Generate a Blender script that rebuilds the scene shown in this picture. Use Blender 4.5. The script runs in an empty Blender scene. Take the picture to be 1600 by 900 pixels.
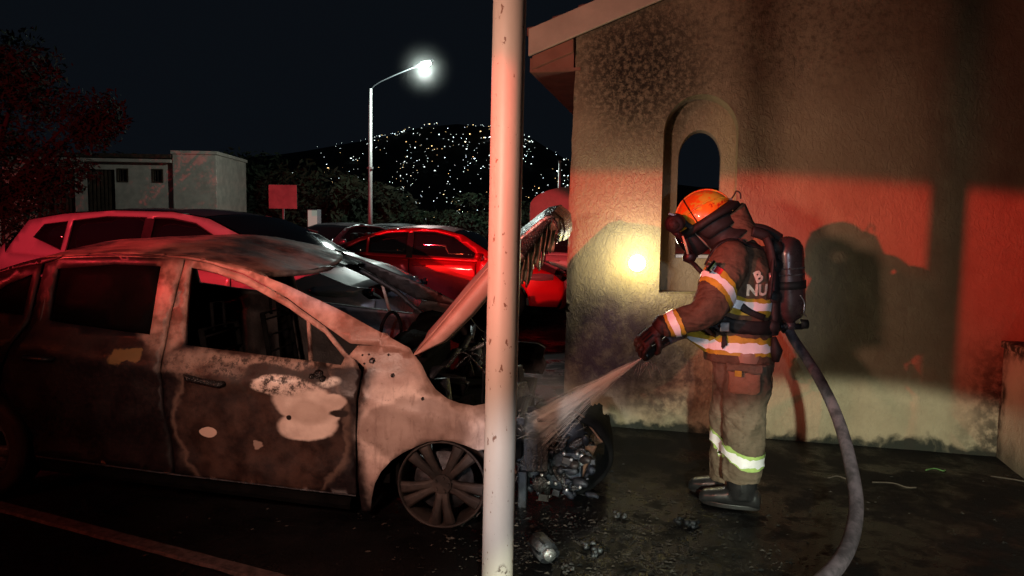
import bpy, bmesh, math, random
from math import sin, cos, pi, radians, sqrt, atan2
from mathutils import Vector, Matrix, Euler, noise as mnoise
from mathutils.geometry import delaunay_2d_cdt
random.seed(7)
SC = bpy.context.scene
COL = SC.collection

# ------------------------------------------------------------------ camera
cam = bpy.data.cameras.new('camera'); cam.sensor_width = 36; cam.lens = 25.875
cam.clip_start = .05; cam.clip_end = 5000
co = bpy.data.objects.new('camera', cam); COL.objects.link(co)
co.matrix_world = Matrix.Translation((0, 0, 1.6)) @ (Euler((radians(90 - 4.87), 0, 0)).to_matrix() @ Matrix.Rotation(radians(.8), 3, 'Z')).to_4x4()
SC.camera = co
SC.view_settings.view_transform = 'Standard'; SC.view_settings.look = 'None'
SC.view_settings.exposure = 0; SC.view_settings.gamma = 1
SC.cycles.use_denoising = True
SC.cycles.max_bounces = 6
SC.cycles.sample_clamp_indirect = 3
# ------------------------------------------------------------------ night sky
wd = bpy.data.worlds.new('World'); SC.world = wd; wd.use_nodes = True
bg = wd.node_tree.nodes['Background']
bg.inputs[0].default_value = (.0030, .0042, .0062, 1); bg.inputs[1].default_value = 1.0

# ------------------------------------------------------------------ emergency and vehicle lights behind the photographer, plus added fill spots
def lamp(name, kind, loc, color, power, aim=None, radius=.05, **kw):
    l = bpy.data.lights.new(name, kind); l.color = color; l.energy = power; l.shadow_soft_size = radius
    for k, v in kw.items(): setattr(l, k, v)
    o = bpy.data.objects.new(name, l); COL.objects.link(o); o.location = loc
    if aim is not None:
        o.rotation_euler = Vector(aim).to_track_quat('-Z', 'Y').to_euler()
    return o
def aimdir(az, el):      # azimuth from +X towards +Y, elevation (degrees)
    a, e = radians(az), radians(el)
    return (cos(e) * cos(a), cos(e) * sin(a), sin(e))
# two red beacons on the roof of an unseen fire engine behind and left of the photographer (its roof, added below, cuts the beam off towards the ground)
lamp('beacon_red_left', 'SPOT', (-5.83, -.55, 2.54), (1, .035, .06), 4300, aimdir(104, 6 - 55), .03, spot_size=radians(116), spot_blend=.02, use_square=True)
lamp('beacon_red', 'SPOT', (-4.7, -1.2, 2.54), (1, .04, .03), 2500, aimdir(48, -2.95 - 60), .05, spot_size=radians(120), spot_blend=.02, use_square=True)
# scene light of the engine, above the beacons, brownish and soft
lamp('engine_scene_light', 'POINT', (-4.9, -1.3, 2.95), (1, .13, .045), 165, None, .16)
# warm hand lamp beside the photographer
lamp('work_light', 'SPOT', (-1.25, .75, 1.85), (1, .58, .44), 330, aimdir(79, -4), .12, spot_size=radians(76), spot_blend=.75)
# headlights of a car with their dipped cut-off
lamp('headlight_beam', 'SPOT', (.25, -2.5, 1.68), (.90, 1, .80), 1650, aimdir(74, -8.0 - 28), .07, spot_size=radians(56), spot_blend=.05, use_square=True)
lamp('suv_front_fill', 'SPOT', (-.55, -.35, 2.35), (.70, .80, 1), 420, (-1.25 + .55, 7.2 + .35, .85 - 2.35), .04, spot_size=radians(10), spot_blend=.5)  # narrow cool spot added to brighten the front of the pale SUV
lamp('fog_lamp', 'SPOT', (-.9, -2.3, 1.68), (.86, .92, 1), 1050, aimdir(79.9, -8.4 - 3.6), .12, spot_size=radians(7.6), spot_blend=.6, use_square=True)  # no real lamp: narrow spot added to whiten the foot of the round post
# torch of the photographer
lamp('torch', 'SPOT', (.42, -.25, 1.62), (.74, .84, 1), 150, (.80, 4.4, -.38), .03, spot_size=radians(21), spot_blend=1.0)

# ------------------------------------------------------------------ material helpers
class M:
    def __init__(s, name, color=(.5, .5, .5), rough=.6, metal=0, spec=.5):
        s.m = bpy.data.materials.new(name); s.m.use_nodes = True
        s.t = s.m.node_tree; s.b = s.t.nodes['Principled BSDF']
        s.b.inputs['Base Color'].default_value = (*color, 1)
        s.b.inputs['Roughness'].default_value = rough
        s.b.inputs['Metallic'].default_value = metal
        s.b.inputs['Specular IOR Level'].default_value = spec
        s._p = None
    def n(s, ty, **kw):
        x = s.t.nodes.new(ty)
        for k, v in kw.items(): setattr(x, k, v)
        return x
    def L(s, a, b): s.t.links.new(a, b)
    def P(s):
        if s._p is None: s._p = s.n('ShaderNodeTexCoord').outputs['Object']
        return s._p
    def setin(s, sock, v):
        if hasattr(v, 'is_linked') or isinstance(v, bpy.types.NodeSocket): s.L(v, sock)
        else: sock.default_value = v
    def noise(s, scale=5, detail=4, rough=.6, vec=None, stretch=None, dist=0):
        x = s.n('ShaderNodeTexNoise'); v = vec or s.P()
        if stretch:
            mp = s.n('ShaderNodeMapping'); s.L(v, mp.inputs[0]); mp.inputs['Scale'].default_value = stretch; v = mp.outputs[0]
        s.L(v, x.inputs['Vector']); x.inputs['Scale'].default_value = scale; x.inputs['Detail'].default_value = detail
        x.inputs['Roughness'].default_value = rough; x.inputs['Distortion'].default_value = dist
        return x.outputs['Fac']
    def warp(s, amt=.1, scale=4, vec=None):
        x = s.n('ShaderNodeTexNoise'); s.L(vec or s.P(), x.inputs['Vector']); x.inputs['Scale'].default_value = scale; x.inputs['Detail'].default_value = 5
        a = s.n('ShaderNodeVectorMath', operation='SUBTRACT'); s.L(x.outputs['Color'], a.inputs[0]); a.inputs[1].default_value = (.5, .5, .5)
        b = s.n('ShaderNodeVectorMath', operation='SCALE'); s.L(a.outputs[0], b.inputs[0]); b.inputs['Scale'].default_value = amt * 2
        c = s.n('ShaderNodeVectorMath', operation='ADD'); s.L(b.outputs[0], c.inputs[0]); s.L(vec or s.P(), c.inputs[1])
        return c.outputs[0]
    def rng(s, v, a, b, c=0, d=1, smooth=True):
        x = s.n('ShaderNodeMapRange', interpolation_type='SMOOTHSTEP' if smooth else 'LINEAR'); s.setin(x.inputs[0], v)
        for i, q in zip((1, 2, 3, 4), (a, b, c, d)): x.inputs[i].default_value = q
        return x.outputs[0]
    def math(s, op, a, b=0):
        x = s.n('ShaderNodeMath', operation=op); s.setin(x.inputs[0], a); s.setin(x.inputs[1], b); x.use_clamp = False
        return x.outputs[0]
    def mix(s, f, a, b):
        x = s.n('ShaderNodeMix', data_type='RGBA'); s.setin(x.inputs[0], f)
        for i, v in ((6, a), (7, b)):
            if isinstance(v, tuple) and len(v) == 3: v = (*v, 1)
            s.setin(x.inputs[i], v)
        return x.outputs[2]
    def blob(s, P, c, r, soft=.2):
        a = s.n('ShaderNodeVectorMath', operation='SUBTRACT'); s.L(P, a.inputs[0]); a.inputs[1].default_value = c
        b = s.n('ShaderNodeVectorMath', operation='DIVIDE'); s.L(a.outputs[0], b.inputs[0]); b.inputs[1].default_value = r
        l = s.n('ShaderNodeVectorMath', operation='LENGTH'); s.L(b.outputs[0], l.inputs[0])
        return s.rng(l.outputs['Value'], 1 + soft, 1 - soft)
    def sep(s, v=None):
        x = s.n('ShaderNodeSeparateXYZ'); s.L(v or s.P(), x.inputs[0]); return x.outputs
    def color(s, v): s.setin(s.b.inputs['Base Color'], v); return s
    def rough(s, v): s.setin(s.b.inputs['Roughness'], v); return s
    def bump(s, h, st=.5, d=.01):
        x = s.n('ShaderNodeBump'); s.L(h, x.inputs['Height']); x.inputs['Strength'].default_value = st; x.inputs['Distance'].default_value = d
        s.L(x.outputs[0], s.b.inputs['Normal']); return s
    def emit(s, c, st):
        s.b.inputs['Emission Color'].default_value = (*c, 1); s.b.inputs['Emission Strength'].default_value = st; return s

MAT = {}
def simple(name, c, rough=.6, metal=0, var=.25, sc=8, bump=0, spec=.5):
    m = M(name, c, rough, metal, spec)
    f = m.noise(sc, 4)
    m.color(m.mix(m.rng(f, .3, .7), tuple(x * (1 - var) for x in c), tuple(min(1, x * (1 + var)) for x in c)))
    m.rough(m.rng(m.noise(sc * 2.3, 3), .2, .8, max(0, rough - .12), min(1, rough + .12)))
    if bump: m.bump(m.noise(sc * 8, 4), bump, .006)
    MAT[name] = m.m; return m.m

simple('black_plastic', (.015, .014, .014), .45); simple('black_fabric', (.012, .011, .011), .8, bump=.4, sc=20)
simple('soot_metal', (.020, .022, .027), .45, .5, .5, 20, .6); simple('grey_metal', (.09, .095, .105), .4, .6, .5, 25, .6)
simple('tyre_rubber', (.02, .02, .02), .8); simple('steel', (.45, .45, .46), .35, .8)
simple('white_plaster', (.60, .51, .43), .85, 0, .15, 3, .3); simple('dark_wood', (.07, .045, .03), .6, 0, .4, 6)
simple('foliage', (.011, .024, .009), .9, 0, .6, 1.2); simple('far_foliage', (.022, .034, .016), .8, 0, .5, .6)
simple('bark', (.02, .015, .012), .9, 0, .3, 6, .5)
simple('galvanised', (.5, .5, .49), .45, .3, .15, 5); simple('sign_back', (.50, .45, .43), .5, 0, .2, 3)
simple('charred_interior', (.004, .004, .004), .95, 0, .4, 10, .5, .05)
simple('leather_glove', (.030, .019, .013), .55, 0, .5, 30, .5); simple('boot_rubber', (.018, .018, .019), .35, 0, .2, 10)
simple('roof_tile', (.22, .06, .04), .7, 0, .3, 6, .3)
simple('fascia_paint', (.55, .42, .33), .7, 0, .12, 4, .3)
simple('engine_alloy', (.017, .021, .030), .38, .4, .7, 30, .9)
simple('ash', (.06, .055, .055), .9, 0, .6, 30, .5); simple('line_paint', (.12, .085, .078), .8, 0, .5, 25, .5)
simple('rust', (.09, .04, .02), .85, 0, .5, 20, .5)
simple('skin', (.35, .22, .16), .55, 0, .1, 6)

def paint(name, c, rough=.28, metal=.3):
    m = M(name, c, rough, metal); m.b.inputs['Coat Weight'].default_value = .8; m.b.inputs['Coat Roughness'].default_value = .06
    d = m.noise(2.2, 5); m.rough(m.rng(d, .3, .8, rough - .06, rough + .16))
    MAT[name] = m.m; return m.m
paint('red_paint', (.72, .012, .025), .36); paint('white_paint', (.26, .24, .26), .3, 0); paint('silver_paint', (.35, .37, .38), .3, .6)
paint('dark_paint', (.10, .11, .12)); paint('pearl_paint', (.55, .50, .50), .3, .1)
def glass(name, c, rough=.05):
    m = M(name, c, rough, 0, .8); MAT[name] = m.m
glass('tinted_glass', (.006, .006, .008)); glass('clear_glass', (.02, .022, .024), .04)
m = M('lamp_lens', (.5, .5, .5), .1, .6); m.bump(m.n('ShaderNodeTexVoronoi').outputs['Distance'], .6, .01); MAT['headlight_lens'] = m.m
m = M('red_lens', (.3, .01, .01), .15); MAT['red_lens'] = m.m
m = M('amber_lens', (.5, .12, .02), .2); MAT['amber_lens'] = m.m

# wall plaster (object coordinates: x along the wall, z up)
def wall_mat():
    m = M('stucco', rough=.85, spec=.25)
    P = m.warp(.16, 3.5); Pf = m.warp(.07, 14, P)
    base = m.mix(m.rng(m.noise(2.2, 5), .3, .7), (.36, .275, .175), (.46, .365, .24))
    base = m.mix(m.rng(m.noise(22, 5, .7), .45, .75, 0, .35), base, (.30, .24, .17))
    # old mould and soot, shapes of their own
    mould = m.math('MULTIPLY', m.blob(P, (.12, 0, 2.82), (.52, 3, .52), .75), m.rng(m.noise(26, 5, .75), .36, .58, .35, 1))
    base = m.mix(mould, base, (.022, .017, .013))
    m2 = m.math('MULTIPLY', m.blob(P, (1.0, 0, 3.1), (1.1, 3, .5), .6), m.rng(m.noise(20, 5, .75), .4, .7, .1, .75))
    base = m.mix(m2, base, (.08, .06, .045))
    soot = m.blob(P, (-.06, 0, .66), (.50, 3, .42), .5)
    base = m.mix(m.math('MULTIPLY', soot, m.rng(m.noise(7, 5), .3, .6, .72, .99)), base, (.050, .030, .048))
    soot2 = m.blob(P, (.38, 0, .42), (.36, 3, .36), .5)
    base = m.mix(m.math('MULTIPLY', soot2, m.rng(m.noise(13, 5), .3, .65, .2, .85)), base, (.05, .035, .03))
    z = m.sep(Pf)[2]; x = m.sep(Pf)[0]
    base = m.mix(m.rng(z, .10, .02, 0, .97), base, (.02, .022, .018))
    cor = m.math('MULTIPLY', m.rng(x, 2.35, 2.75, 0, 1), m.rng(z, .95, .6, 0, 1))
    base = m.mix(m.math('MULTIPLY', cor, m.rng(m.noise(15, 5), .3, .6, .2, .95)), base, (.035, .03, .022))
    m.color(base)
    h = m.noise(30, 6, .65, stretch=(1, 1, .6), dist=1.2); h2 = m.noise(95, 3, .6)
    hh = m.math('ADD', m.math('MULTIPLY', m.rng(h, .35, .7), 1.0), m.math('MULTIPLY', h2, .35))
    am = m.rng(m.noise(1.1, 3), .35, .65, .25, 1); lf = m.rng(m.sep()[0], .1, 1.6, 1, .45); m.bump(m.math('MULTIPLY', m.math('MULTIPLY', hh, am), lf), .75, .012)
    MAT['stucco'] = m.m
wall_mat()

def ground_mat():
    m = M('wet_asphalt', rough=.5, spec=.15)
    P = m.warp(.25, 1.5)
    f = m.noise(1.2, 6); g = m.noise(60, 4, .7)
    c = m.mix(m.rng(f, .35, .65), (.005, .005, .0055), (.012, .0105, .0105))
    c = m.mix(m.rng(g, .5, .8, 0, .5), c, (.022, .019, .017))
    burn = m.blob(P, (.45, 3.9, 0), (1.3, 1.3, 2), .5)
    c = m.mix(m.math('MULTIPLY', burn, .85), c, (.003, .003, .0035))
    m.color(c)
    wet = m.rng(m.noise(2.0, 5, .6, vec=P), .42, .62)
    wet2 = m.blob(P, (.9, 3.6, 0), (1.5, 1.1, 2), .5)
    w = m.math('MAXIMUM', m.math('MULTIPLY', wet, .75), m.math('MULTIPLY', wet2, m.rng(m.noise(5, 4), .35, .6)))
    m.rough(m.rng(w, 0, 1, .78, .10))
    h = m.math('ADD', m.math('MULTIPLY', g, .6), m.noise(9, 6, .7))
    m.bump(h, .6, .014)
    MAT['wet_asphalt'] = m.m
ground_mat()

def burnt_paint():
    m = M('burnt_paint', rough=.5, metal=0, spec=.3)
    P = m.warp(.075, 5); P2 = m.warp(.03, 16, P)
    streak = m.noise(5, 5, .6, stretch=(5, 5, 1), dist=.6); fine = m.noise(40, 5, .7)
    blk = m.mix(m.rng(fine, .4, .8), (.007, .005, .006), (.022, .013, .013))
    brown = m.mix(m.rng(m.noise(7, 6, .65), .35, .7), (.016, .009, .008), (.062, .034, .026))
    pale = m.mix(m.rng(m.noise(3.2, 5, .6), .36, .62), (.42, .31, .27), (.74, .60, .53))
    pale = m.mix(m.rng(streak, .5, .75, 0, .5), pale, (.17, .10, .08))
    pale = m.mix(m.rng(m.noise(30, 5, .75), .58, .72, 0, .6), pale, (.10, .055, .04))
    # brown scorched region: front door
    br = m.blob(P2, (-.98, .8, .52), (.47, 9, .50), .12)
    col = m.mix(br, blk, brown)
    edge = m.math('MULTIPLY', m.blob(P2, (-.98, .8, .52), (.485, 9, .51), .05), m.math('SUBTRACT', 1, m.blob(P2, (-.98, .8, .52), (.465, 9, .50), .03)))
    col = m.mix(m.math('MULTIPLY', edge, .5), col, (.25, .17, .13))
    # sooty crust under the window
    crust = m.math('MULTIPLY', m.blob(P2, (-.95, .8, .80), (.50, 9, .10), .3), m.rng(m.noise(24, 6, .8), .42, .6))
    def add(c, r, soft, colr, amt=1.0, ns=None):
        nonlocal col
        f = m.blob(P2, c, r, soft)
        if ns: f = m.math('MULTIPLY', f, m.rng(m.noise(ns, 5, .7), .35, .55))
        if amt != 1.0: f = m.math('MULTIPLY', f, amt)
        col = m.mix(f, col, colr)
    add((0.08, .8, .48), (.53, 9, .60), .10, pale)                 # fender
    bare = m.mix(m.rng(m.noise(5, 4), .35, .65), (.50, .39, .33), (.70, .58, .50))
    P2, Pk = m.warp(.032, 6.5), P2
    for c, rr in (((-.86, .8, .735), (.155, 9, .062)), ((-.74, .8, .66), (.17, 9, .10)), ((-.60, .8, .665), (.10, 9, .045)), ((-.72, .8, .52), (.165, 9, .082)), ((-.66, .8, .60), (.12, 9, .08))): add(c, rr, .10, bare)
    add((-.71, .8, .60), (.12, 9, .06), .3, (.34, .25, .20), .6)
    add((-.545, .8, .60), (.055, 9, .022), .2, (.02, .014, .012)); add((-.815, .8, .570), (.017, 9, .014), .15, (.012, .009, .008))
    add((-.88, .8, .765), (.10, 9, .013), .6, (.88, .80, .72), .9); add((-.60, .8, .765), (.05, 9, .020), .5, (.85, .80, .72), .8)
    P2 = Pk
    add((-.48, .8, .71), (.06, 9, .07), .3, (.03, .02, .017), 1.0, 26); add((-.66, .8, .80), (.05, 9, .035), .25, (.012, .010, .009))
    P2 = m.warp(.012, 12); add((-1.275, .8, .465), (.052, 9, .030), .06, (.58, .44, .36)); P2 = Pk
    add((-1.00, .8, .40), (.03, 9, .025), .2, (.30, .22, .18))
    add((-1.74, .8, .865), (.085, 9, .035), .12, (.14, .085, .032))
    add((-1.55, .8, 1.12), (.16, 9, .24), .25, m.mix(m.rng(m.noise(9, 5), .35, .65), (.10, .06, .045), (.32, .21, .17)))   # b pillar
    add((-1.30, .8, .83), (.22, 9, .07), .3, (.30, .21, .17), .8, 12)
    add((-.85, .8, .86), (.50, 9, .03), .4, (.34, .24, .19), .8)
    col = m.mix(crust, col, (.03, .022, .018))
    # pillars and rail
    z = m.sep(P2)[2]; x = m.sep(P2)[0]
    rail = m.math('MULTIPLY', m.rng(x, -1.7, -1.2), m.rng(m.math('ADD', z, m.math('MULTIPLY', x, .42)), .64, .71))
    col = m.mix(rail, col, m.mix(m.rng(m.noise(6, 5), .35, .7), (.20, .13, .10), (.50, .37, .31)))
    # grey band on the lower fender
    lowband = m.math('MULTIPLY', m.blob(P, (-.14, .8, .52), (.30, 9, .17), .08), .55)
    col = m.mix(lowband, col, (.14, .09, .07))
    m.color(col)
    m.rough(m.rng(m.noise(6, 4), .3, .7, .30, .62))
    m.bump(m.math('ADD', m.math('MULTIPLY', fine, .5), m.noise(9, 5)), .35, .008)
    MAT['burnt_paint'] = m.m
    r = M('burnt_roof', rough=.55)
    c = r.mix(r.rng(r.noise(2.6, 6, .65), .38, .62), (.014, .011, .010), (.20, .145, .11))
    c = r.mix(r.rng(r.noise(9, 5, .7, stretch=(1, 4, 1)), .55, .75, 0, .6), c, (.38, .28, .22))
    r.color(c); r.rough(r.rng(r.noise(4, 4), .35, .65, .3, .7)); r.bump(r.noise(14, 6), .4, .01); MAT['burnt_roof'] = r.m
    h = M('hood_paint', rough=.5)
    c = h.mix(h.rng(h.noise(4, 5), .4, .65), (.36, .22, .18), (.55, .38, .32)); c = h.mix(h.rng(h.noise(18, 5, .7), .62, .72, 0, .7), c, (.10, .06, .05))
    h.color(c); h.bump(h.noise(12, 5), .3, .008); MAT['hood_paint'] = h.m
burnt_paint()

def pole_mat():
    m = M('pole_paint', rough=.45)
    c = m.mix(m.rng(m.noise(3, 5, stretch=(1, 1, .3)), .3, .7), (.43, .37, .31), (.52, .455, .385))
    ch = m.math('MAXIMUM', m.rng(m.noise(30, 4, .6, stretch=(1, 1, .55)), .655, .69), m.rng(m.noise(75, 2, .6, stretch=(1, 1, .6)), .70, .73))
    c = m.mix(m.math('MULTIPLY', ch, .9), c, (.13, .055, .03))
    big = m.math('MULTIPLY', m.blob(m.warp(.02, 22), (.0, -.06, .30), (.022, .2, .05), .3), m.rng(m.noise(60, 3), .45, .55))
    c = m.mix(big, c, (.08, .05, .04))
    c = m.mix(m.rng(m.noise(10, 6, .7, stretch=(1, 1, .15)), .55, .8, 0, .3), c, (.35, .24, .18))
    m.color(c); m.bump(m.noise(35, 3), .15, .004); MAT['pole_paint'] = m.m
pole_mat()

def gear_mat():
    for nm, a, b in (('turnout_cloth', (.075, .045, .030), (.165, .105, .070)), ('trouser_cloth', (.115, .088, .060), (.215, .165, .12)), ('knee_patch', (.24, .13, .08), (.36, .21, .14))):
        m = M(nm, rough=.85, spec=.2)
        c = m.mix(m.rng(m.noise(4, 6, .7), .3, .7), a, b)
        c = m.mix(m.rng(m.noise(28, 5, .7), .5, .75, 0, .55), c, tuple(x * .45 for x in a))
        m.color(c)
        f = m.noise(4, 2, .45, stretch=(1, 1, 2.2), dist=1.6)
        w = m.noise(150, 2)
        m.bump(m.math('ADD', m.math('MULTIPLY', f, 2.6), m.math('MULTIPLY', w, .15)), .45, .03)
        MAT[nm] = m.m
gear_mat()
simple('tape_silver', (.93, .93, .95), .4, 0, .05, 20); simple('tape_yellow', (.50, .33, .03), .6, 0, .2, 20); simple('tape_lime', (.38, .55, .16), .6, 0, .2, 20)
simple('letter_white', (.68, .64, .52), .6, 0, .25, 40); simple('tank_paint', (.05, .034, .034), .3, 0, .3, 6); simple('strap_black', (.010, .009, .009), .7, 0, .3, 20)
simple('visor_edge', (.75, .72, .45), .3, 0, .1, 20)
def helmet_mat():
    m = M('helmet_orange', rough=.3)
    c = m.mix(m.rng(m.noise(9, 5), .35, .7), (.72, .17, .012), (.95, .30, .02))
    y = m.math('MULTIPLY', m.rng(m.noise(13, 2, vec=m.warp(.03, 9)), .50, .56), .9)
    c = m.mix(y, c, (.62, .52, .05))
    q = m.sep(); band_ = m.math('MULTIPLY', m.rng(m.math('ADD', m.math('MULTIPLY', q[2], .82), m.math('MULTIPLY', q[0], -.56)), 1.60, 1.615), m.rng(m.math('ADD', m.math('MULTIPLY', q[2], .82), m.math('MULTIPLY', q[0], -.56)), 1.66, 1.645))
    rd = m.math('MULTIPLY', m.rng(m.noise(48, 2), .53, .57), m.blob(m.P(), (-.20, -.12, 1.735), (.065, .2, .035), .3))
    c = m.mix(rd, c, (.50, .02, .01))
    m.color(c); m.b.inputs['Coat Weight'].default_value = .5; m.bump(m.noise(30, 4), .15, .005); MAT['helmet_orange'] = m.m
helmet_mat()
def hose_mat():
    m = M('hose_jacket', rough=.7)
    c = m.mix(m.rng(m.noise(9, 6, .7), .35, .65), (.05, .04, .048), (.17, .13, .155))
    c = m.mix(m.rng(m.noise(30, 4, .7), .6, .75, 0, .7), c, (.03, .03, .035))
    m.color(c); w = m.n('ShaderNodeTexWave'); w.inputs['Scale'].default_value = 60; w.inputs['Distortion'].default_value = 2; m.L(m.P(), w.inputs[0]); m.bump(w.outputs['Fac'], .3, .003); MAT['hose_jacket'] = m.m
hose_mat()

# ------------------------------------------------------------------ object helpers
def link(name, me, mat=None, parent=None, smooth=False):
    o = bpy.data.objects.new(name, me); COL.objects.link(o)
    if mat is not None:
        for q in (mat if isinstance(mat, (list, tuple)) else [mat]):
            me.materials.append(MAT[q] if isinstance(q, str) else q)
    if parent is not None: o.parent = parent
    if smooth:
        for p in me.polygons: p.use_smooth = True
    return o
def tag(o, label=None, cat=None, group=None, kind=None):
    for k, v in (('label', label), ('category', cat), ('group', group), ('kind', kind)):
        if v: o[k] = v
    return o
def empty(name, loc=(0, 0, 0), rz=0, label=None, cat=None, group=None):
    o = bpy.data.objects.new(name, None); COL.objects.link(o); o.location = loc; o.rotation_euler = (0, 0, rz); o.empty_display_size = .1
    return tag(o, label, cat, group)
def mesh(name, v, f, mat=None, parent=None, smooth=False):
    me = bpy.data.meshes.new(name); me.from_pydata([tuple(q) for q in v], [], f); me.update()
    return link(name, me, mat, parent, smooth)
class MB:
    def __init__(s): s.v = []; s.f = []
    def add(s, v, f):
        n = len(s.v); s.v += [tuple(q) for q in v]; s.f += [tuple(i + n for i in q) for q in f]
    def box(s, c, d, R=None):
        c = Vector(c); d = Vector(d) / 2
        vs = []
        for x in (-1, 1):
            for y in (-1, 1):
                for z in (-1, 1):
                    q = Vector((x * d.x, y * d.y, z * d.z))
                    if R: q = R @ q
                    vs.append(c + q)
        s.add(vs, [(0, 1, 3, 2), (4, 6, 7, 5), (0, 4, 5, 1), (2, 3, 7, 6), (0, 2, 6, 4), (1, 5, 7, 3)]); return s
    def loft(s, rings, cap=True, closed=False):
        n = len(rings[0]); vs = [q for r in rings for q in r]; f = []
        k = len(rings)
        for i in range(k if closed else k - 1):
            a, b = i * n, ((i + 1) % k) * n
            for j in range(n): f.append((a + j, a + (j + 1) % n, b + (j + 1) % n, b + j))
        if cap and not closed: f.append(tuple(range(n - 1, -1, -1))); f.append(tuple(range((k - 1) * n, k * n)))
        s.add(vs, f); return s
    def tube(s, pts, rad, n=10, cap=True, flat=None):
        s.loft(tube_rings(pts, rad, n, flat), cap); return s
    def cyl(s, a, b, r, n=16, r2=None): return s.tube([a, b], [r, r if r2 is None else r2], n)
    def build(s, name, mat, parent=None, smooth=False, bevel=0, seg=2):
        o = mesh(name, s.v, s.f, mat, parent, smooth)
        if bevel:
            b = o.modifiers.new('bevel', 'BEVEL'); b.width = bevel; b.segments = seg; b.limit_method = 'ANGLE'
        return o
def tube_rings(pts, rad, n=10, flat=None):
    pts = [Vector(p) for p in pts]
    if not isinstance(rad, (list, tuple)): rad = [rad] * len(pts)
    T = []
    for i in range(len(pts)):
        a = pts[max(0, i - 1)]; b = pts[min(len(pts) - 1, i + 1)]; T.append((b - a).normalized())
    up = Vector((0, 0, 1)) if abs(T[0].z) < .9 else Vector((0, 1, 0))
    N = (up - T[0] * up.dot(T[0])).normalized(); rings = []
    for i, p in enumerate(pts):
        N = (N - T[i] * N.dot(T[i])).normalized(); B = T[i].cross(N)
        r = rad[i]; ra, rb = (r if isinstance(r, (tuple, list)) else (r, r))
        rings.append([p + N * (cos(2 * pi * k / n) * ra) + B * (sin(2 * pi * k / n) * rb) for k in range(n)])
    return rings
def spline(pts, m=8):
    P = [Vector(p) for p in pts]; out = []
    for i in range(len(P) - 1):
        p0, p1, p2, p3 = P[max(0, i - 1)], P[i], P[i + 1], P[min(len(P) - 1, i + 2)]
        for k in range(m):
            t = k / m
            out.append(.5 * ((2 * p1) + (p2 - p0) * t + (2 * p0 - 5 * p1 + 4 * p2 - p3) * t * t + (3 * p1 - p0 - 3 * p2 + p3) * t ** 3))
    out.append(P[-1]); return out
def pip(x, y, poly):
    c = False; j = len(poly) - 1
    for i in range(len(poly)):
        xi, yi = poly[i]; xj, yj = poly[j]
        if (yi > y) != (yj > y) and x < (xj - xi) * (y - yi) / (yj - yi + 1e-12) + xi: c = not c
        j = i
    return c
def resample(poly, step):
    out = []
    for i, a in enumerate(poly):
        b = poly[(i + 1) % len(poly)]; d = sqrt((a[0] - b[0]) ** 2 + (a[1] - b[1]) ** 2); k = max(1, int(d / step))
        for j in range(k): t = j / k; out.append((a[0] + (b[0] - a[0]) * t, a[1] + (b[1] - a[1]) * t))
    return out
def sheet(poly, holes=(), step=.06):
    loops = [resample(poly, step)] + [resample(h, step) for h in holes]
    co, ed = [], []
    for lp in loops:
        n = len(co); co += lp; ed += [(n + i, n + (i + 1) % len(lp)) for i in range(len(lp))]
    x0 = min(p[0] for p in poly); x1 = max(p[0] for p in poly); y0 = min(p[1] for p in poly); y1 = max(p[1] for p in poly)
    bd = list(co); ny = max(1, int((y1 - y0) / step)); nx = max(1, int((x1 - x0) / step))
    lim = (step * .45) ** 2
    cell = {}
    for q in bd: cell.setdefault((int(q[0] // step), int(q[1] // step)), []).append(q)
    for i in range(nx + 1):
        for j in range(ny + 1):
            x = x0 + (i + .5 + (.25 if j % 2 else -.25)) * step; y = y0 + (j + .5) * step
            if not pip(x, y, poly) or any(pip(x, y, h) for h in holes): continue
            cx, cy = int(x // step), int(y // step); ok = True
            for a in (-1, 0, 1):
                for b in (-1, 0, 1):
                    for q in cell.get((cx + a, cy + b), ()):
                        if (q[0] - x) ** 2 + (q[1] - y) ** 2 < lim: ok = False
            if ok: co.append((x, y))
    v, e, f, *_ = delaunay_2d_cdt([Vector(c) for c in co], ed, [], 0, 1e-6)
    fs = []
    for t in f:
        cx = sum(v[i].x for i in t) / len(t); cy = sum(v[i].y for i in t) / len(t)
        if pip(cx, cy, poly) and not any(pip(cx, cy, h) for h in holes):
            a, b, c = (v[i] for i in t[:3])
            if (b - a).cross(c - a) < 0: t = list(reversed(t))
            fs.append(tuple(t))
    return [(q.x, q.y) for q in v], fs
def panel(name, poly, fn, mat, parent, holes=(), step=.06, thick=.012, smooth=True, flip=False):
    v, f = sheet(poly, holes, step)
    if flip: f = [tuple(reversed(t)) for t in f]
    o = mesh(name, [fn(a, b) for a, b in v], f, mat, parent, smooth)
    if thick:
        s = o.modifiers.new('solidify', 'SOLIDIFY'); s.thickness = thick; s.offset = -1; s.use_even_offset = False
    return o
def lerp_curve(c, x):
    if x <= c[0][0]: return c[0][1]
    for (a, b), (d, e) in zip(c, c[1:]):
        if x <= d: return b + (e - b) * (x - a) / (d - a)
    return c[-1][1]
def outward(o):
    bm = bmesh.new(); bm.from_mesh(o.data); bmesh.ops.recalc_face_normals(bm, faces=bm.faces); bm.to_mesh(o.data); bm.free(); return o
def fbm(p, s, oct=3, H=1.0): return mnoise.fractal(Vector(p) * s, H, 2.0, oct)

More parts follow.
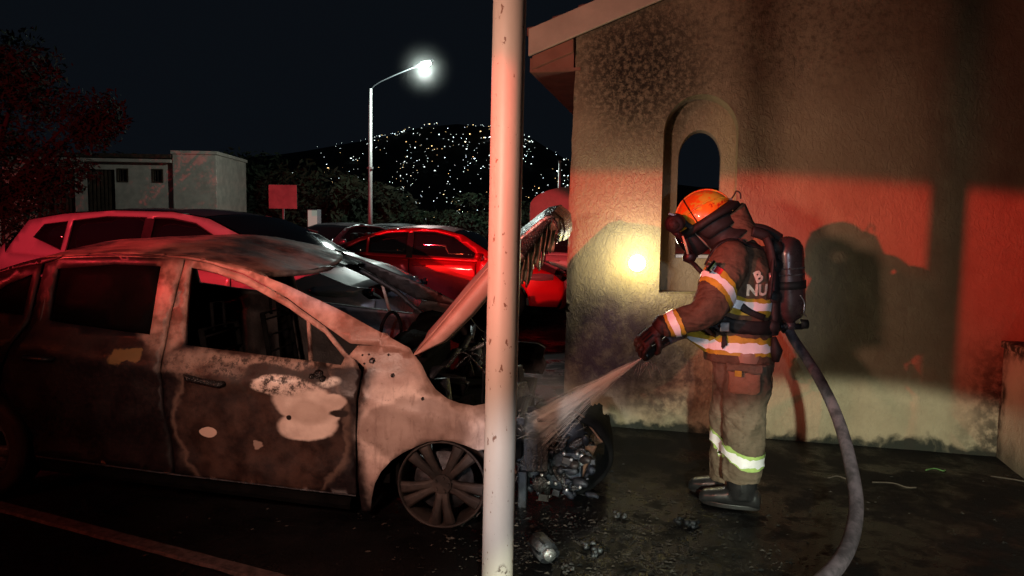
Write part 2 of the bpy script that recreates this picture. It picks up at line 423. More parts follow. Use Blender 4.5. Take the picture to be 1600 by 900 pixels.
# ------------------------------------------------------------------ ground and setting
def gz(y): return max(0.0, min(.12, .012 * (y - 4.8)))
def make_ground():
    xs = [-400, -160, -70, -35, -20, -12] + [-8 + i * .12 for i in range(int(14 / .12))] + [6.5, 9, 14, 25, 60, 160, 400]
    ys = [-60, -20, -8, -3, 0] + [1.2 + i * .1 for i in range(60)] + [7.6, 8.4, 10, 12, 14, 16, 18, 22, 28, 36, 44]
    v = []; f = []
    for y in ys:
        for x in xs:
            near = max(0, min(1, (8 - y) / 2)) if y > 0 else 0
            r = .006 * fbm((x, y, 0), 1.6, 4) * near
            v.append((x, y, gz(y) + min(r, .006) - .004))
    n = len(xs)
    for j in range(len(ys) - 1):
        for i in range(n - 1): a = j * n + i; f.append((a, a + 1, a + n + 1, a + n))
    o = mesh('ground', v, f, 'wet_asphalt', smooth=True); tag(o, kind='structure', label='dark wet asphalt of the car park with puddles and soot')
    # the land falls away behind the car park and rises as the city hillside
    v = []; f = []; nx, ny = 60, 44
    simple('hill_earth', (.012, .015, .013), .95, 0, .5, .05)
    for j in range(ny):
        t = j / (ny - 1); y = 44 + (t ** 1.6) * 1350
        for i in range(nx):
            x = (-1 + 2 * i / (nx - 1)) * (400 + y * .95)
            z = hill_z(x, y); v.append((x, y, z))
    for j in range(ny - 1):
        for i in range(nx - 1): a = j * nx + i; f.append((a, a + 1, a + nx + 1, a + nx))
    tag(mesh('hillside', v, f, 'hill_earth', smooth=True), kind='structure', label='dark city hillside across the valley')
def hill_z(x, y):
    drop = -45 * min(1, max(0, (y - 44) / 180)) + .27
    u = x / max(y, 1)
    crest = lerp_curve([(-.9, .050), (-.55, .075), (-.30, .092), (-.22, .108), (-.17, .118), (-.12, .131), (-.06, .137), (0, .128), (.05, .105), (.10, .072), (.3, .05), (.9, .03)], u)
    top = crest * 760 + 2
    rise = max(0, min(1, (y - 260) / 500)); rise = rise * rise * (3 - 2 * rise) * .6 + rise * .4
    z = drop + (top + 44) * rise
    if y > 760: z -= (y - 760) * .16
    return z + fbm((x, y, 0), .012, 3) * 5 * rise * (1 if y < 740 else .3)
make_ground()

def city_lights():
    m = M('town_light'); MAT['tl1'] = M('town_light_white').emit((.85, 1, .95), 3.2).m; MAT['tl2'] = M('town_light_warm').emit((1, .68, .3), 3).m; MAT['tl3'] = M('town_light_blue').emit((.7, .9, 1), 9).m
    rnd = random.Random(5); sets = {'tl1': MB(), 'tl2': MB(), 'tl3': MB()}
    n = 0; tries = 0
    clusters = [(rnd.uniform(-.25, .09), rnd.uniform(330, 720)) for _ in range(80)]
    while n < 900 and tries < 30000:
        tries += 1
        if rnd.random() < .72:
            c = rnd.choice(clusters); u = c[0] + rnd.gauss(0, .009); y = c[1] + rnd.gauss(0, 14) + (u - c[0]) * 900
        else: u = rnd.uniform(-.42, .13); y = rnd.uniform(300, 730)
        if u < -.22 and rnd.random() < .6: continue
        if y > 745 or y < 280 or (y > 610 and rnd.random() < .55): continue
        x = u * y; z = hill_z(x, y) + 2.5
        r = (.12 + .30 * rnd.random() ** 5) * y / 520
        k = rnd.choices(['tl1', 'tl2', 'tl3'], [.66, .2, .14])[0]
        c = Vector((x, y, z)); w = r * rnd.choice((1, 1, 1.5, 2.0))
        vs = [c + Vector(d) for d in ((w, 0, 0), (-w, 0, 0), (0, r, 0), (0, -r, 0), (0, 0, r), (0, 0, -r))]
        sets[k].add(vs, [(0, 2, 4), (2, 1, 4), (1, 3, 4), (3, 0, 4), (2, 0, 5), (1, 2, 5), (3, 1, 5), (0, 3, 5)]); n += 1
    for k, b in sets.items():
        tag(b.build('town_lights', k), {'tl1': 'cool white lights of the town scattered over the far hillside', 'tl2': 'warm orange lights of the town scattered over the far hillside', 'tl3': 'bluish brighter lights of the town scattered over the far hillside'}[k], 'lights', None, 'stuff')
city_lights()

def plateau_edge():
    # painted line of a parking bay, 10 cm wide
    a, b = Vector((-4.6, 4.76, 0)), Vector((-.55, 2.96, 0)); d = (b - a).normalized(); n = Vector((-d.y, d.x, 0)); v = []; f = []; N = 90
    for i in range(N + 1):
        p = a + (b - a) * i / N
        w1 = .045 + .006 * mnoise.noise(p * 9); w2 = .045 + .008 * mnoise.noise(p * 11 + Vector((5, 1, 0)))
        for w, z in ((w1, -.002), (w1 * .8, .012), (-w2 * .8, .012), (-w2, -.002)): q = p + n * w; v.append((q.x, q.y, z))
    for i in range(N):
        for k in range(3): f.append((i * 4 + k, i * 4 + k + 1, i * 4 + k + 5, i * 4 + k + 4))
    tag(mesh('parking_line', v, f, 'line_paint', smooth=False), kind='structure')
plateau_edge()

# ------------------------------------------------------------------ stucco building with arched window
WR = atan2(-.229, .973)      # direction of the front wall
WO = Vector((.834, 5.771, 0))
def build_building():
    r = empty('stucco_building', WO, WR, 'ochre rough stucco building with arched see-through window and overhanging roof', 'building')
    X0, X1 = -.405, 5.2
    slope = .371
    topz = lambda x: 2.95 + (x + .73) * slope
    arch = lambda cx, hw, z0, zs, zt, n=20: [(cx - hw, z0), (cx + hw, z0), (cx + hw, zs)] + [(cx + hw * cos(pi * k / n), zs + (zt - zs) * sin(pi * k / n)) for k in range(1, n)] + [(cx - hw, zs)]
    oa = arch(.590, .274, 1.095, 2.31, 2.602)
    front = [(X0 - .012, -.02), (X1, -.02), (X1, topz(X1)), (X0 + .035, topz(X0 + .035)), (X0, 1.75)]
    def ff(x, z):
        d = .010 * fbm((x, 0, z), 2.2, 3) + .0035 * fbm((x, 3, z), 14, 3)
        e = min(abs(x - X0 - .0), 1)
        return (x + .006 * fbm((x, 7, z), 9, 3) * (1 if e < .05 else 0), -abs(d) * .9 + (.02 * (1 - e / .04) if e < .04 else 0), z)
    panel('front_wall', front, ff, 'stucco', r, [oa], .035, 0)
    # reveal of the recess
    mb = MB(); dep = .26
    def reveal(loop, y0, y1, fl=False):
        v = []; f = []; n = len(loop)
        for (x, z) in loop: v += [(x, y0, z), (x, y1, z)]
        for i in range(n): a = 2 * i; b = 2 * ((i + 1) % n); f.append((a, a + 1, b + 1, b))
        mb.add(v, f)
    lp = resample(oa, .05); reveal(lp, -.004, dep)
    ia = arch(.590, .165, 1.357, 2.14, 2.37)
    vv, fs = sheet([(p[0] * 1.0, p[1]) for p in oa], [ia], .05); mb.add([(x, dep, z) for x, z in vv], fs)
    reveal(resample(ia, .05), dep, .46)
    mb.build('window_recess', 'stucco', r)
    MB().box((.590, .37, 1.372), (.325, .19, .03)).build('window_sill', 'galvanised', r, bevel=.004)
    # back face and left return wall
    panel('rear_wall', [(X0 + .02, 0), (X1, 0), (X1, topz(X1)), (X0 + .02, topz(X0))], lambda x, z: (x, .46, z), 'stucco', r, [ia], .3, 0, flip=True)
    MB().add if False else None
    q = MB(); q.add([(X0 - .010, .018, -.02), (X0 - .010, 3.6, -.02), (X0 + .03, 3.6, 2.8), (X0 + .03, .018, 2.8)], [(0, 1, 2, 3)]); q.add([(X0 + .02, .42, -.02), (X0 + .40, .42, -.02), (X0 + .40, .42, 2.7), (X0 + .02, .42, 2.7)], [(0, 1, 2, 3)])
    MB().box((X0 + .14, .2, 1.40), (.22, .36, 2.82)).build('corner_pier', 'stucco', r)
    # roof: fascia along the rake, soffit board, eave going back, tiles
    o = -.07; xe = -.73
    def bar(x0, x1, y0, y1, h0, h1):
        v = []
        for x in (x0, x1):
            b = 2.91 + (x - xe) * slope
            for y in (y0, y1):
                for h in (h0, h1): v.append((x, y, b + h))
        return v, [(0, 1, 3, 2), (4, 6, 7, 5), (0, 4, 5, 1), (2, 3, 7, 6), (0, 2, 6, 4), (1, 5, 7, 3)]
    m1 = MB(); m1.add(*bar(xe, 4.6, o - .035, o, 0, .205)); m1.build('rake_board', 'fascia_paint', r, bevel=.006)
    m1 = MB(); m1.add(*bar(xe + .025, X0 + .02, o + .003, -.015, -.10, -.002)); m1.build('barge_board', 'soffit_paint', r, bevel=.004)
    MB().box((xe + .015, 1.77, 2.855), (.03, 3.6, .105)).build('eave_board', 'soffit_paint', r)
    MB().box((xe + .21, 1.77, 2.815), (.38, 3.6, .02)).build('soffit', 'soffit_paint', r)
    mesh('gable_infill', [(xe + .02, -.02, 2.80), (X0 + .02, -.02, 2.80), (X0 + .02, -.02, 2.85 + (X0 - xe) * slope), (xe + .02, -.02, 2.85)], [(0, 1, 2, 3)], 'soffit_paint', r)
    # tile courses on the roof slab
    for k in range(26):
        x = xe - .02 + k * .20
        b = 2.91 + (x - xe) * slope + .20
        t = MB()
        for j in range(1):
            rr = []
            for xx, dz in ((x, 0.0), (x + .22, .045)):
                rr.append([(xx, o + .005 + (q / 8) * .24, b + (xx - x) * slope - .02 + .014 * sin(pi * q / 8) + .05 * (1 if xx == x else .2)) for q in range(9)] + [(xx, o + .005 + (q / 8) * .24, b + (xx - x) * slope - .03) for q in range(8, -1, -1)])
            t.loft(rr)
        t.build('roof_tile', 'roof_tile', r)
    m1 = MB(); m1.add(*bar(xe - .02, 4.6, o + .19, 3.6, .206, .26)); m1.build('roof_slab', 'roof_tile', r)
    MB().box((-.10, 1.6, 3.5), (.5, .5, 1.5)).build('chimney', 'roof_tile', r, bevel=.01)
simple('soffit_paint', (.26, .11, .075), .8, 0, .2, 5, .3)
build_building()
def side_wall():
    r = empty('garden_wall', WO, WR, 'low stucco wall stub running forward from the building at the right edge', 'wall')
    def fn(y, z): return (2.715 + .006 * fbm((1, y, z), 5, 3), -y, z)
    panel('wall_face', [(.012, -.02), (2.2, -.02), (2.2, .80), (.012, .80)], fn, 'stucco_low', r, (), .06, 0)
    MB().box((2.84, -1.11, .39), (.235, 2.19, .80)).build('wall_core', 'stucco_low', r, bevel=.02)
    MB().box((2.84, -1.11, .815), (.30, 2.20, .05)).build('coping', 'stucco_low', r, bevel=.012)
def low_mat():
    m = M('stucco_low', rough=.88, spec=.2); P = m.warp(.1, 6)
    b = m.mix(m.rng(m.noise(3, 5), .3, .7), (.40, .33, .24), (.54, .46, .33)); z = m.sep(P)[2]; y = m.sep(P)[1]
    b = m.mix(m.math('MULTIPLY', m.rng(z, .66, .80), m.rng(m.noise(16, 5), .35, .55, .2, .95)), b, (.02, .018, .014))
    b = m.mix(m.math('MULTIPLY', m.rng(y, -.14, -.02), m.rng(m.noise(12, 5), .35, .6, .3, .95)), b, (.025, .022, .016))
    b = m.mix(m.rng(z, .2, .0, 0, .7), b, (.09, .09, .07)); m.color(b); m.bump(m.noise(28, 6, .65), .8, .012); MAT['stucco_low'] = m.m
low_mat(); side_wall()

def halo(name, c, R, dens, label):  # adds a scattering sphere round a light in place of lens glow
    mm = bpy.data.materials.new(name); mm.use_nodes = True; nt = mm.node_tree; nt.nodes.clear()
    out = nt.nodes.new('ShaderNodeOutputMaterial'); vv = nt.nodes.new('ShaderNodeVolumePrincipled'); vv.inputs['Color'].default_value = (.95, .97, .95, 1)
    tc = nt.nodes.new('ShaderNodeTexCoord'); le = nt.nodes.new('ShaderNodeVectorMath'); le.operation = 'LENGTH'; nt.links.new(tc.outputs['Object'], le.inputs[0])
    mr = nt.nodes.new('ShaderNodeMapRange'); mr.interpolation_type = 'SMOOTHSTEP'; mr.inputs[1].default_value = R; mr.inputs[2].default_value = 0; mr.inputs[4].default_value = dens; nt.links.new(le.outputs['Value'], mr.inputs[0]); pw = nt.nodes.new('ShaderNodeMath'); pw.operation = 'POWER'; pw.inputs[1].default_value = 2.6; nt.links.new(mr.outputs[0], pw.inputs[0]); mu = nt.nodes.new('ShaderNodeMath'); mu.operation = 'MULTIPLY'; mu.inputs[1].default_value = dens; mr.inputs[4].default_value = 1; nt.links.new(pw.outputs[0], mu.inputs[0]); nt.links.new(mu.outputs[0], vv.inputs['Density']); nt.links.new(vv.outputs[0], out.inputs['Volume'])
    o = MB().loft([[(R * sin(t) * cos(q), R * sin(t) * sin(q), R * cos(t)) for q in [2 * pi * k / 20 for k in range(20)]] for t in [.03 + 3.08 * k / 12 for k in range(13)]]).build(name, mm, None, True)
    o.location = c; outward(o); tag(o, label, 'mist', None, 'stuff')
def bright_spot():  # lamp form guessed for a bright spot of light on the wall
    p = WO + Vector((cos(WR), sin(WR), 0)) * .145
    r = empty('bright_spot', (p.x, p.y, 1.32), WR, 'bright yellow-white spot on the stucco wall left of the window, given the form of a round lamp', 'lamp')
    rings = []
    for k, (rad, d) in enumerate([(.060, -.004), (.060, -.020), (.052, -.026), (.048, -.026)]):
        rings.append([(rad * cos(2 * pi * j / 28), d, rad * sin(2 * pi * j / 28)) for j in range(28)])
    MB().loft(rings, False).build('spot_rim', 'steel', r, True)
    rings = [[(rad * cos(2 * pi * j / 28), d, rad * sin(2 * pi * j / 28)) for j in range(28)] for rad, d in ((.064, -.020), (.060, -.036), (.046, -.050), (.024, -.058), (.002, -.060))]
    MAT['spot_glow'] = M('spot_glow').emit((1, .95, .50), 14).m
    MB().loft(rings, True).build('spot_dome', 'spot_glow', r, True)
    q = Vector((sin(WR), -cos(WR), 0))
    pl = p + q * .13
    halo('bright_spot_bloom', (p.x + q.x * .02, p.y + q.y * .02, 1.32), .20, 3.0, 'scattering sphere added for the yellow glow around the bright wall spot')
    lamp('bright_spot_light', 'POINT', (pl.x, pl.y, 1.32), (1, .86, .06), 4.5, None, .03)
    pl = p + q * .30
    lamp('bright_spot_fill', 'POINT', (pl.x, pl.y, 1.38), (1, .95, .82), 11, None, .10)  # extra point light added to spread the glow along the wall
bright_spot()

def near_pole():
    r = empty('round_post', (-.021, 2.67, 0), 0, 'tall cream painted round steel post with rust chips in the foreground centre', 'post')
    pts = [(-.022 + .0088 * z, 0, z) for z in [i * .08 for i in range(46)]]
    n = 40; rings = []
    for p in pts: rings.append([(p[0] + .0585 * cos(2 * pi * k / n), p[1] + .0585 * sin(2 * pi * k / n), p[2]) for k in range(n)])
    MB().loft(rings).build('shaft', 'pole_paint', r, True)
    MB().box((0 - .02, 0, .006), (.2, .2, .012)).build('base_plate', 'steel', r, bevel=.003)
near_pole()

def unseen_fire_engine():
    F = Vector((.5, .866, 0)); Lf = Vector((-.866, .5, 0)); c = Vector((-4.7, -1.2, 0)) + Lf * .65 - F * 1.0
    r = empty('unseen_fire_engine', (c.x, c.y, 0), radians(60), 'red fire engine with a beacon bar, unseen behind the photographer, its cab roof added to trim the beams', 'fire engine')
    b = MB(); b.box((.60, 0, 1.55), (2.0, 2.4, 1.5)); b.build('cab', 'red_paint', r, bevel=.08)
    MB().box((.62, 0, 2.375), (2.02, 2.42, .075)).build('cab_roof', 'white_paint', r, bevel=.02)  # unseen roof, placed so that its edge cuts the red beams low
    MB().box((-2.6, 0, 1.6), (4.2, 2.4, 2.2)).build('body', 'red_paint', r, bevel=.05)
    MB().box((-.9, 0, .6), (7.2, 2.2, .35)).build('chassis', 'black_plastic', r)
    MB().box((.9, 0, 2.415), (.10, 1.7, .03)).build('beacon_bar', 'black_plastic', r)
    MB().box((1.62, 0, 1.95), (.02, 2.1, .6)).build('windscreen', 'tinted_glass', r)
    for x in (.8, -3.4):
        for y in (-1.0, 1.0): MB().cyl((x, y - .15, .5), (x, y + .15, .5), .5, 24).build('wheel', 'tyre_rubber', r, True)
unseen_fire_engine()
# ------------------------------------------------------------------ background: house, sign, lamps, trees
def house():
    r = empty('low_house', (-16.2, 30, .12), radians(3), 'long low white house with flat roof, slatted doors and two small windows', 'house')
    def wall(x0, x1, y, z1, nm='wall', mat='white_plaster', holes=()):
        return panel(nm, [(x0, -.2), (x1, -.2), (x1, z1), (x0, z1)], lambda x, z: (x, y, z), mat, r, holes, .5, .0)
    wins = [(.17, .62), (1.55, 2.0)]
    wall(-4.3, 2.45, 0, 3.95, holes=[[(a, 3.0), (b, 3.0), (b, 3.55), (a, 3.55)] for a, b in wins] + [[(-3.0, -.1), (-1.5, -.1), (-1.5, 3.5), (-3.0, 3.5)], [(-1.0, -.1), (.08, -.1), (.08, 3.5), (-1.0, 3.5)]])
    for a, b in wins:
        f = MB()
        for x in (a + .03, b - .03): f.box((x, .02, 3.275), (.05, .08, .55))
        for z in (3.02, 3.53): f.box(((a + b) / 2, .022, z), (b - a - .1, .08, .05))
        w = f.build('window', 'dark_wood', r); MB().box(((a + b) / 2, .06, 3.275), (b - a, .01, .55)).build('pane', 'tinted_glass', w)
        for i in range(3): MB().box((a + (b - a) * (i + 1) / 4, .03, 3.275), (.02, .02, .5)).build('bar', 'dark_wood', w)
    MB().box((3.30, 1.8, 2.1), (1.75, 3.9, 4.30)).build('end_block', 'white_plaster', r, bevel=.03)
    MB().box((3.30, 1.8, 4.22), (1.86, 4.0, .14)).build('parapet', 'white_plaster', r, bevel=.02)
    MB().box((-2.0, 1.8, 4.05), (8.8, 4.0, .16)).build('roof', 'dark_wood', r, bevel=.02)
    MB().box((-.9, -.12, 3.86), (6.6, .22, .14)).build('eave', 'white_plaster', r, bevel=.02)
    MB().box((-2.0, 3.7, 1.9), (8.8, .2, 4.0)).build('rear_wall', 'white_plaster', r)
    for x0, x1 in ((-3.0, -1.5), (-1.0, .08)):
        n = int((x1 - x0) / .15)
        for i in range(n): MB().box((x0 + (i + .5) * (x1 - x0) / n, .1, 1.7), (.095, .06, 3.6)).build('slat', 'dark_wood', r)
        MB().box(((x0 + x1) / 2, .22, 1.7), (x1 - x0, .04, 3.6)).build('door_back', 'black_plastic', r)
    MB().box((-6.3, .1, 1.2), (3.6, .3, 2.6)).build('low_wall', 'white_plaster', r)
house()
def gate_stub():
    r = empty('garden_block', (-8.55, 24, .12), 0, 'small pale masonry block behind the windscreen of the pale hatchback', 'wall')
    MB().box((0, 0, .75), (.55, .4, 1.5)).build('block', 'white_plaster', r, bevel=.01); MB().box((0, 0, 1.53), (.62, .46, .06)).build('cap', 'white_plaster', r, bevel=.01)
gate_stub()
def sign():
    r = empty('road_sign', (-6.22, 20, .12), radians(4), 'blank rear of a square traffic sign on a thin post, lit red', 'sign')
    MB().box((0, 0, 2.16), (.75, .012, .64)).build('sign_plate', 'sign_back', r, bevel=.005)
    MB().cyl((0, .03, 0), (0, .03, 2.4), .028, 10).build('post', 'galvanised', r, True)
    for z in (1.98, 2.33): MB().box((0, .012, z), (.5, .02, .04)).build('bracket', 'galvanised', r)
sign()
def totem():
    r = empty('totem_sign', (-6.72, 25, .12), radians(-22), 'slim white and red upright box sign with small emblem behind the silver car', 'sign')
    MB().box((0, 0, 1.2), (.40, .22, 1.44)).build('box', 'white_paint', r, bevel=.01)
    MB().box((0, 0, .22), (.30, .15, .5)).build('base', 'galvanised', r)
    MB().box((-.204, 0, 1.2), (.006, .2, 1.40)).build('side_face', 'red_paint', r)
    MAT['totem_face'] = M('totem_face', (.7, .7, .6), .5).emit((.85, .9, .75), .22).m  # face made to glow by a weak added emission
    MB().box((.01, -.1115, 1.2), (.37, .004, 1.38)).build('emissive_face', 'totem_face', r)
    e = MB()
    for i in range(9):
        a = i * 2 * pi / 9; e.box((.03 * cos(a) * 1.2, -.113, 1.25 + .07 * sin(a)), (.035, .006, .06), Matrix.Rotation(a, 3, 'Y'))
    MB().box((0.01, -.1165, 1.25), (.10, .006, .2)).build('emblem', 'rust', r)
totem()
def street_lamp():
    r = empty('street_lamp', (-4.83, 25, .12), 0, 'tall grey street lamp with a long arm and a bright white head', 'street lamp')
    MB().tube([(0, 0, 0), (0, 0, 2), (.02, 0, 5.95)], [.085, .075, .055], 12).build('pole', 'galvanised', r, True)
    arm = spline([(.02, 0, 5.9), (.25, -.02, 6.12), (.9, -.05, 6.42), (1.62, -.1, 6.70)], 6)
    MB().tube(arm, .020, 8).build('arm', 'dark_paint', r, True)
    hd = MB().tube([(1.5, -.1, 6.66), (1.65, -.1, 6.72), (1.95, -.1, 6.84), (2.12, -.1, 6.90)], [(.03, .05), (.06, .12), (.06, .14), (.03, .08)], 12).build('head', 'grey_metal', r, True)
    MAT['street_glow'] = M('street_glow').emit((.86, 1, .93), 28).m
    MB().tube([(1.66, -.16, 6.655), (1.80, -.17, 6.70), (2.04, -.16, 6.80)], [(.05, .09), (.12, .16), (.05, .09)], 12).build('lens', 'street_glow', r, True)
    MB().cyl((0, 0, 3.3), (0, 0, 3.36), .11, 12).build('band', 'galvanised', r)
    lamp('street_lamp_light', 'POINT', (-4.83 + 1.85, 24.6, 6.60), (.85, 1, .92), 1000, None, .15)
    halo('lamp_bloom', (-4.83 + 1.85, 24.65, 6.66), 1.3, .03, 'scattering sphere added for the faint glow around the street lamp head')
street_lamp()
def far_pole():
    r = empty('far_lamp_post', (1.24, 20, .12), 0, 'thin pale pole rising behind the rounded red-lit wall', 'pole')
    MB().tube([(0, 0, 0), (0, 0, 3.18)], [.05, .035], 10).build('shaft', 'galvanised', r, True)
    MB().cyl((0, 0, 3.18), (0, 0, 3.22), .05, 10).build('cap', 'galvanised', r)
far_pole()
def rounded_wall():
    poly = [(.18, 0)] + [(.18 + 1.05 * (1 - cos(pi / 2 * k / 12)), 1.92 + .42 * sin(pi / 2 * k / 12)) for k in range(13)] + [(2.3, 2.30), (2.6, 1.9), (3.2, 1.55), (8.5, 1.50), (8.5, 0)]
    o = panel('rounded_wall', poly, lambda x, z: (x + .18, 15.6, z + .1), 'white_plaster', None, (), .3, .25)
    tag(o, 'pale wall with rounded top glowing red behind the burnt hood', 'wall')
rounded_wall()

def leaf_crown(name, lumps, n, size, mat, parent, seed, droop=0):
    rnd = random.Random(seed); v = []; f = []
    tot = sum(r[0] * r[2] for c, r in lumps)
    for c, r in lumps:
        k = int(n * r[0] * r[2] / tot)
        for _ in range(k):
            d = Vector((rnd.gauss(0, 1), rnd.gauss(0, 1), rnd.gauss(0, 1))).normalized()
            q = rnd.random() ** .45
            p = Vector(c) + Vector((d.x * r[0], d.y * r[1], d.z * r[2])) * q * (1 + .25 * mnoise.noise(d * 3 + Vector(c)))
            if mnoise.noise(p * (1.1 / max(r[0], .5)) + Vector((seed, 0, 0))) < -.22: continue
            a = Vector((rnd.gauss(0, 1), rnd.gauss(0, 1), rnd.gauss(-droop, .7))).normalized(); b = a.cross(Vector((rnd.gauss(0, 1), rnd.gauss(0, 1), rnd.gauss(0, 1)))).normalized()
            s = size * rnd.uniform(.6, 1.5); i = len(v)
            v += [p - a * s, p + b * s * .34, p + a * s * 1.1, p - b * s * .34]; f.append((i, i + 1, i + 2, i + 3))
    return mesh(name, v, f, mat, parent)
def tree(name, loc, lumps, n, size, mat, label, seed, trunk=.18, group=None, h=None, droop=0):
    r = empty(name, loc, 0, label, 'tree', group)
    zc = min(c[2] for c, _ in lumps); cx = sum(c[0] for c, _ in lumps) / len(lumps)
    t = MB().tube(spline([(0, 0, -.3), (.05, 0, zc * .5), (cx * .5, 0, zc)], 4), [trunk * (1 - .05 * i) for i in range(9)], 8)
    for c, rr in lumps[:8]:
        t.tube(spline([(cx * .4, 0, zc * .75), ((cx * .4 + c[0]) / 2, c[1] / 2, (zc * .8 + c[2]) / 2 + .1), c], 3), [trunk * .5, trunk * .45, trunk * .4, trunk * .35, trunk * .25, trunk * .15, trunk * .08], 6)
    t.build('trunk', 'bark', r, True)
    leaf_crown('crown', lumps, n, size, mat, r, seed, droop)
    return r
tree('leafy_tree', (-11.6, 15.5, .12), [((.6, 0, 4.7), (1.6, 1.3, .8)), ((2.0, 0, 2.4), (.9, .6, .5)), ((.8, 0, 1.7), (1.4, .9, .8)), ((1.4, -.2, 4.1), (1.1, 1.1, .8)), ((2.3, .1, 3.5), (1.0, .9, .7)), ((.6, -.6, 3.0), (1.6, 1.1, .8)), ((2.9, 0, 3.6), (.7, .5, .6)), ((-.9, 0, 3.8), (1.6, 1.2, 1.3)), ((.4, -.5, 2.2), (.9, .8, .7)), ((1.5, -.3, 2.7), (.8, .7, .6))], 30000, .065, 'foliage', 'large leafy tree at the left edge in front of the low house, faintly red', 3, .2, droop=.5)
far = [(-12.5, 37, 5.0, 3.4), (-17.5, 42, 5.4, 3.8), (-8.6, 34, 4.3, 2.6), (-22, 40, 5.0, 3.2), (-6.0, 32, 3.2, 2.0)]
labs = ['dark tree mass right behind the end of the low house', 'dark tree showing above the roof of the low house', 'dark tree behind the blank sign', 'dark tree showing above the slatted doors of the house', 'dark low tree between the sign and the street lamp']
for i, (x, y, h, w) in enumerate(far):
    rnd = random.Random(i + 40); L = [((rnd.uniform(-w, w) * .6, rnd.uniform(-.5, .5), h * rnd.uniform(.45, .85)), (w * rnd.uniform(.35, .55), w * .4, h * rnd.uniform(.16, .26))) for _ in range(9)] + [((0, 0, h * .35), (w * .9, w * .5, h * .3))]
    tree('dark_tree', (x, y, .2), L, 4200, .17, 'far_foliage', labs[i], i + 11, .16, 'dark trees along the edge of the car park')
bush = [(-3.3, 31, 2.3, 2.0), (-.8, 30, 2.9, 2.2), (1.4, 33, 2.6, 2.0), (-1.9, 27, 1.9, 1.3), (3.8, 32, 2.6, 2.4)]
blabs = ['faintly green bush right of the street lamp', 'taller faintly green bush left of the round post', 'faintly green bush behind the round post', 'lower bush in front behind the red saloon', 'bush behind the rounded wall']
for i, (x, y, h, w) in enumerate(bush):
    rnd = random.Random(i + 70); L = [((rnd.uniform(-w, w) * .6, rnd.uniform(-.4, .4), h * rnd.uniform(.4, .85)), (w * rnd.uniform(.3, .5), w * .4, h * rnd.uniform(.15, .12))) for _ in range(9)] + [((0, 0, h * .35), (w * .95, w * .5, h * .36))]
    t = tree('roadside_bush', (x, y, .2), L, 4200, .11, 'foliage', blabs[i], i + 31, .07, 'bushes behind the parked cars')
    t['category'] = 'bush'

# ------------------------------------------------------------------ cars
def rim_mesh(mb, R, depth=.16, spokes=5, double=True, ring=True):
    # rim in the XZ plane, outer face at y=0 looking to -y
    prof = [(R, .0), (R * .985, -.006), (R * .95, -.004), (R * .93, .018), (R * .90, .05), (R * .90, depth), (R * .95, depth + .01), (R, depth + .01)]
    n = 48; rings = [[(r * cos(2 * pi * k / n), y, r * sin(2 * pi * k / n)) for k in range(n)] for r, y in prof]
    mb.loft(rings, False)
def spoke_mesh(R, a, w0=.036, w1=.026, dish=.02):
    mb = MB(); rr = []
    for t, w, y in ((.14, w0, dish + .012), (.35, w0 * .62, dish), (.65, w1, .010), (.93, w1 * 1.35, .012)):
        r = R * t; c = Vector((cos(a), 0, sin(a))) * r; s = Vector((-sin(a), 0, cos(a)))
        rr.append([c + s * w + Vector((0, y, 0)), c + s * w * .55 + Vector((0, y - .012, 0)), c - s * w * .55 + Vector((0, y - .012, 0)), c - s * w + Vector((0, y, 0)), c - s * w * .8 + Vector((0, y + .03, 0)), c + s * w * .8 + Vector((0, y + .03, 0))])
    return mb.loft(rr)
def wheel(parent, c, R, tyre, mat_r, side=1, pairs=5, rim_r=.21, tyre_mat='tyre_rubber', tilt=0):
    """side=-1: outer face towards -y"""
    w = empty('wheel', c, 0); w.parent = parent; w.rotation_euler = (tilt, .3, 0 if side < 0 else pi)
    mb = MB(); rim_mesh(mb, rim_r); mb.build('rim', mat_r, w, True)
    for i in range(pairs):
        for d in (-.19, .19):
            spoke_mesh(rim_r, 2 * pi * i / pairs + d).build('spoke', mat_r, w, True, .003)
    hb = MB().cyl((0, .005, 0), (0, .06, 0), .052, 18)
    for k in range(5): hb.cyl((.036 * cos(k * 1.2566 + .4), -.004, .036 * sin(k * 1.2566 + .4)), (.036 * cos(k * 1.2566 + .4), .02, .036 * sin(k * 1.2566 + .4)), .008, 8)
    hb.build('hub', mat_r, w, False)
    MB().cyl((0, .07, 0), (0, .085, 0), rim_r * .68, 28).build('brake_disc', 'grey_metal' if not tyre else 'black_plastic', w, True)
    if tyre:
        n = 40; prof = [(rim_r * .98, .0), (rim_r + .02, -.012), (R - .03, -.012), (R - .006, .01), (R, .035), (R, .16), (R - .01, .19), (rim_r, .19)]
        MB().loft([[(r * cos(2 * pi * k / n), y, r * sin(2 * pi * k / n)) for k in range(n)] for r, y in prof], False).build('tyre', tyre_mat, w, True)
    return w

def arch_pts(cu, cz, r, a0, a1, n=10): return [(cu + r * cos(radians(a0 + (a1 - a0) * k / n)), cz + r * sin(radians(a0 + (a1 - a0) * k / n))) for k in range(n + 1)]

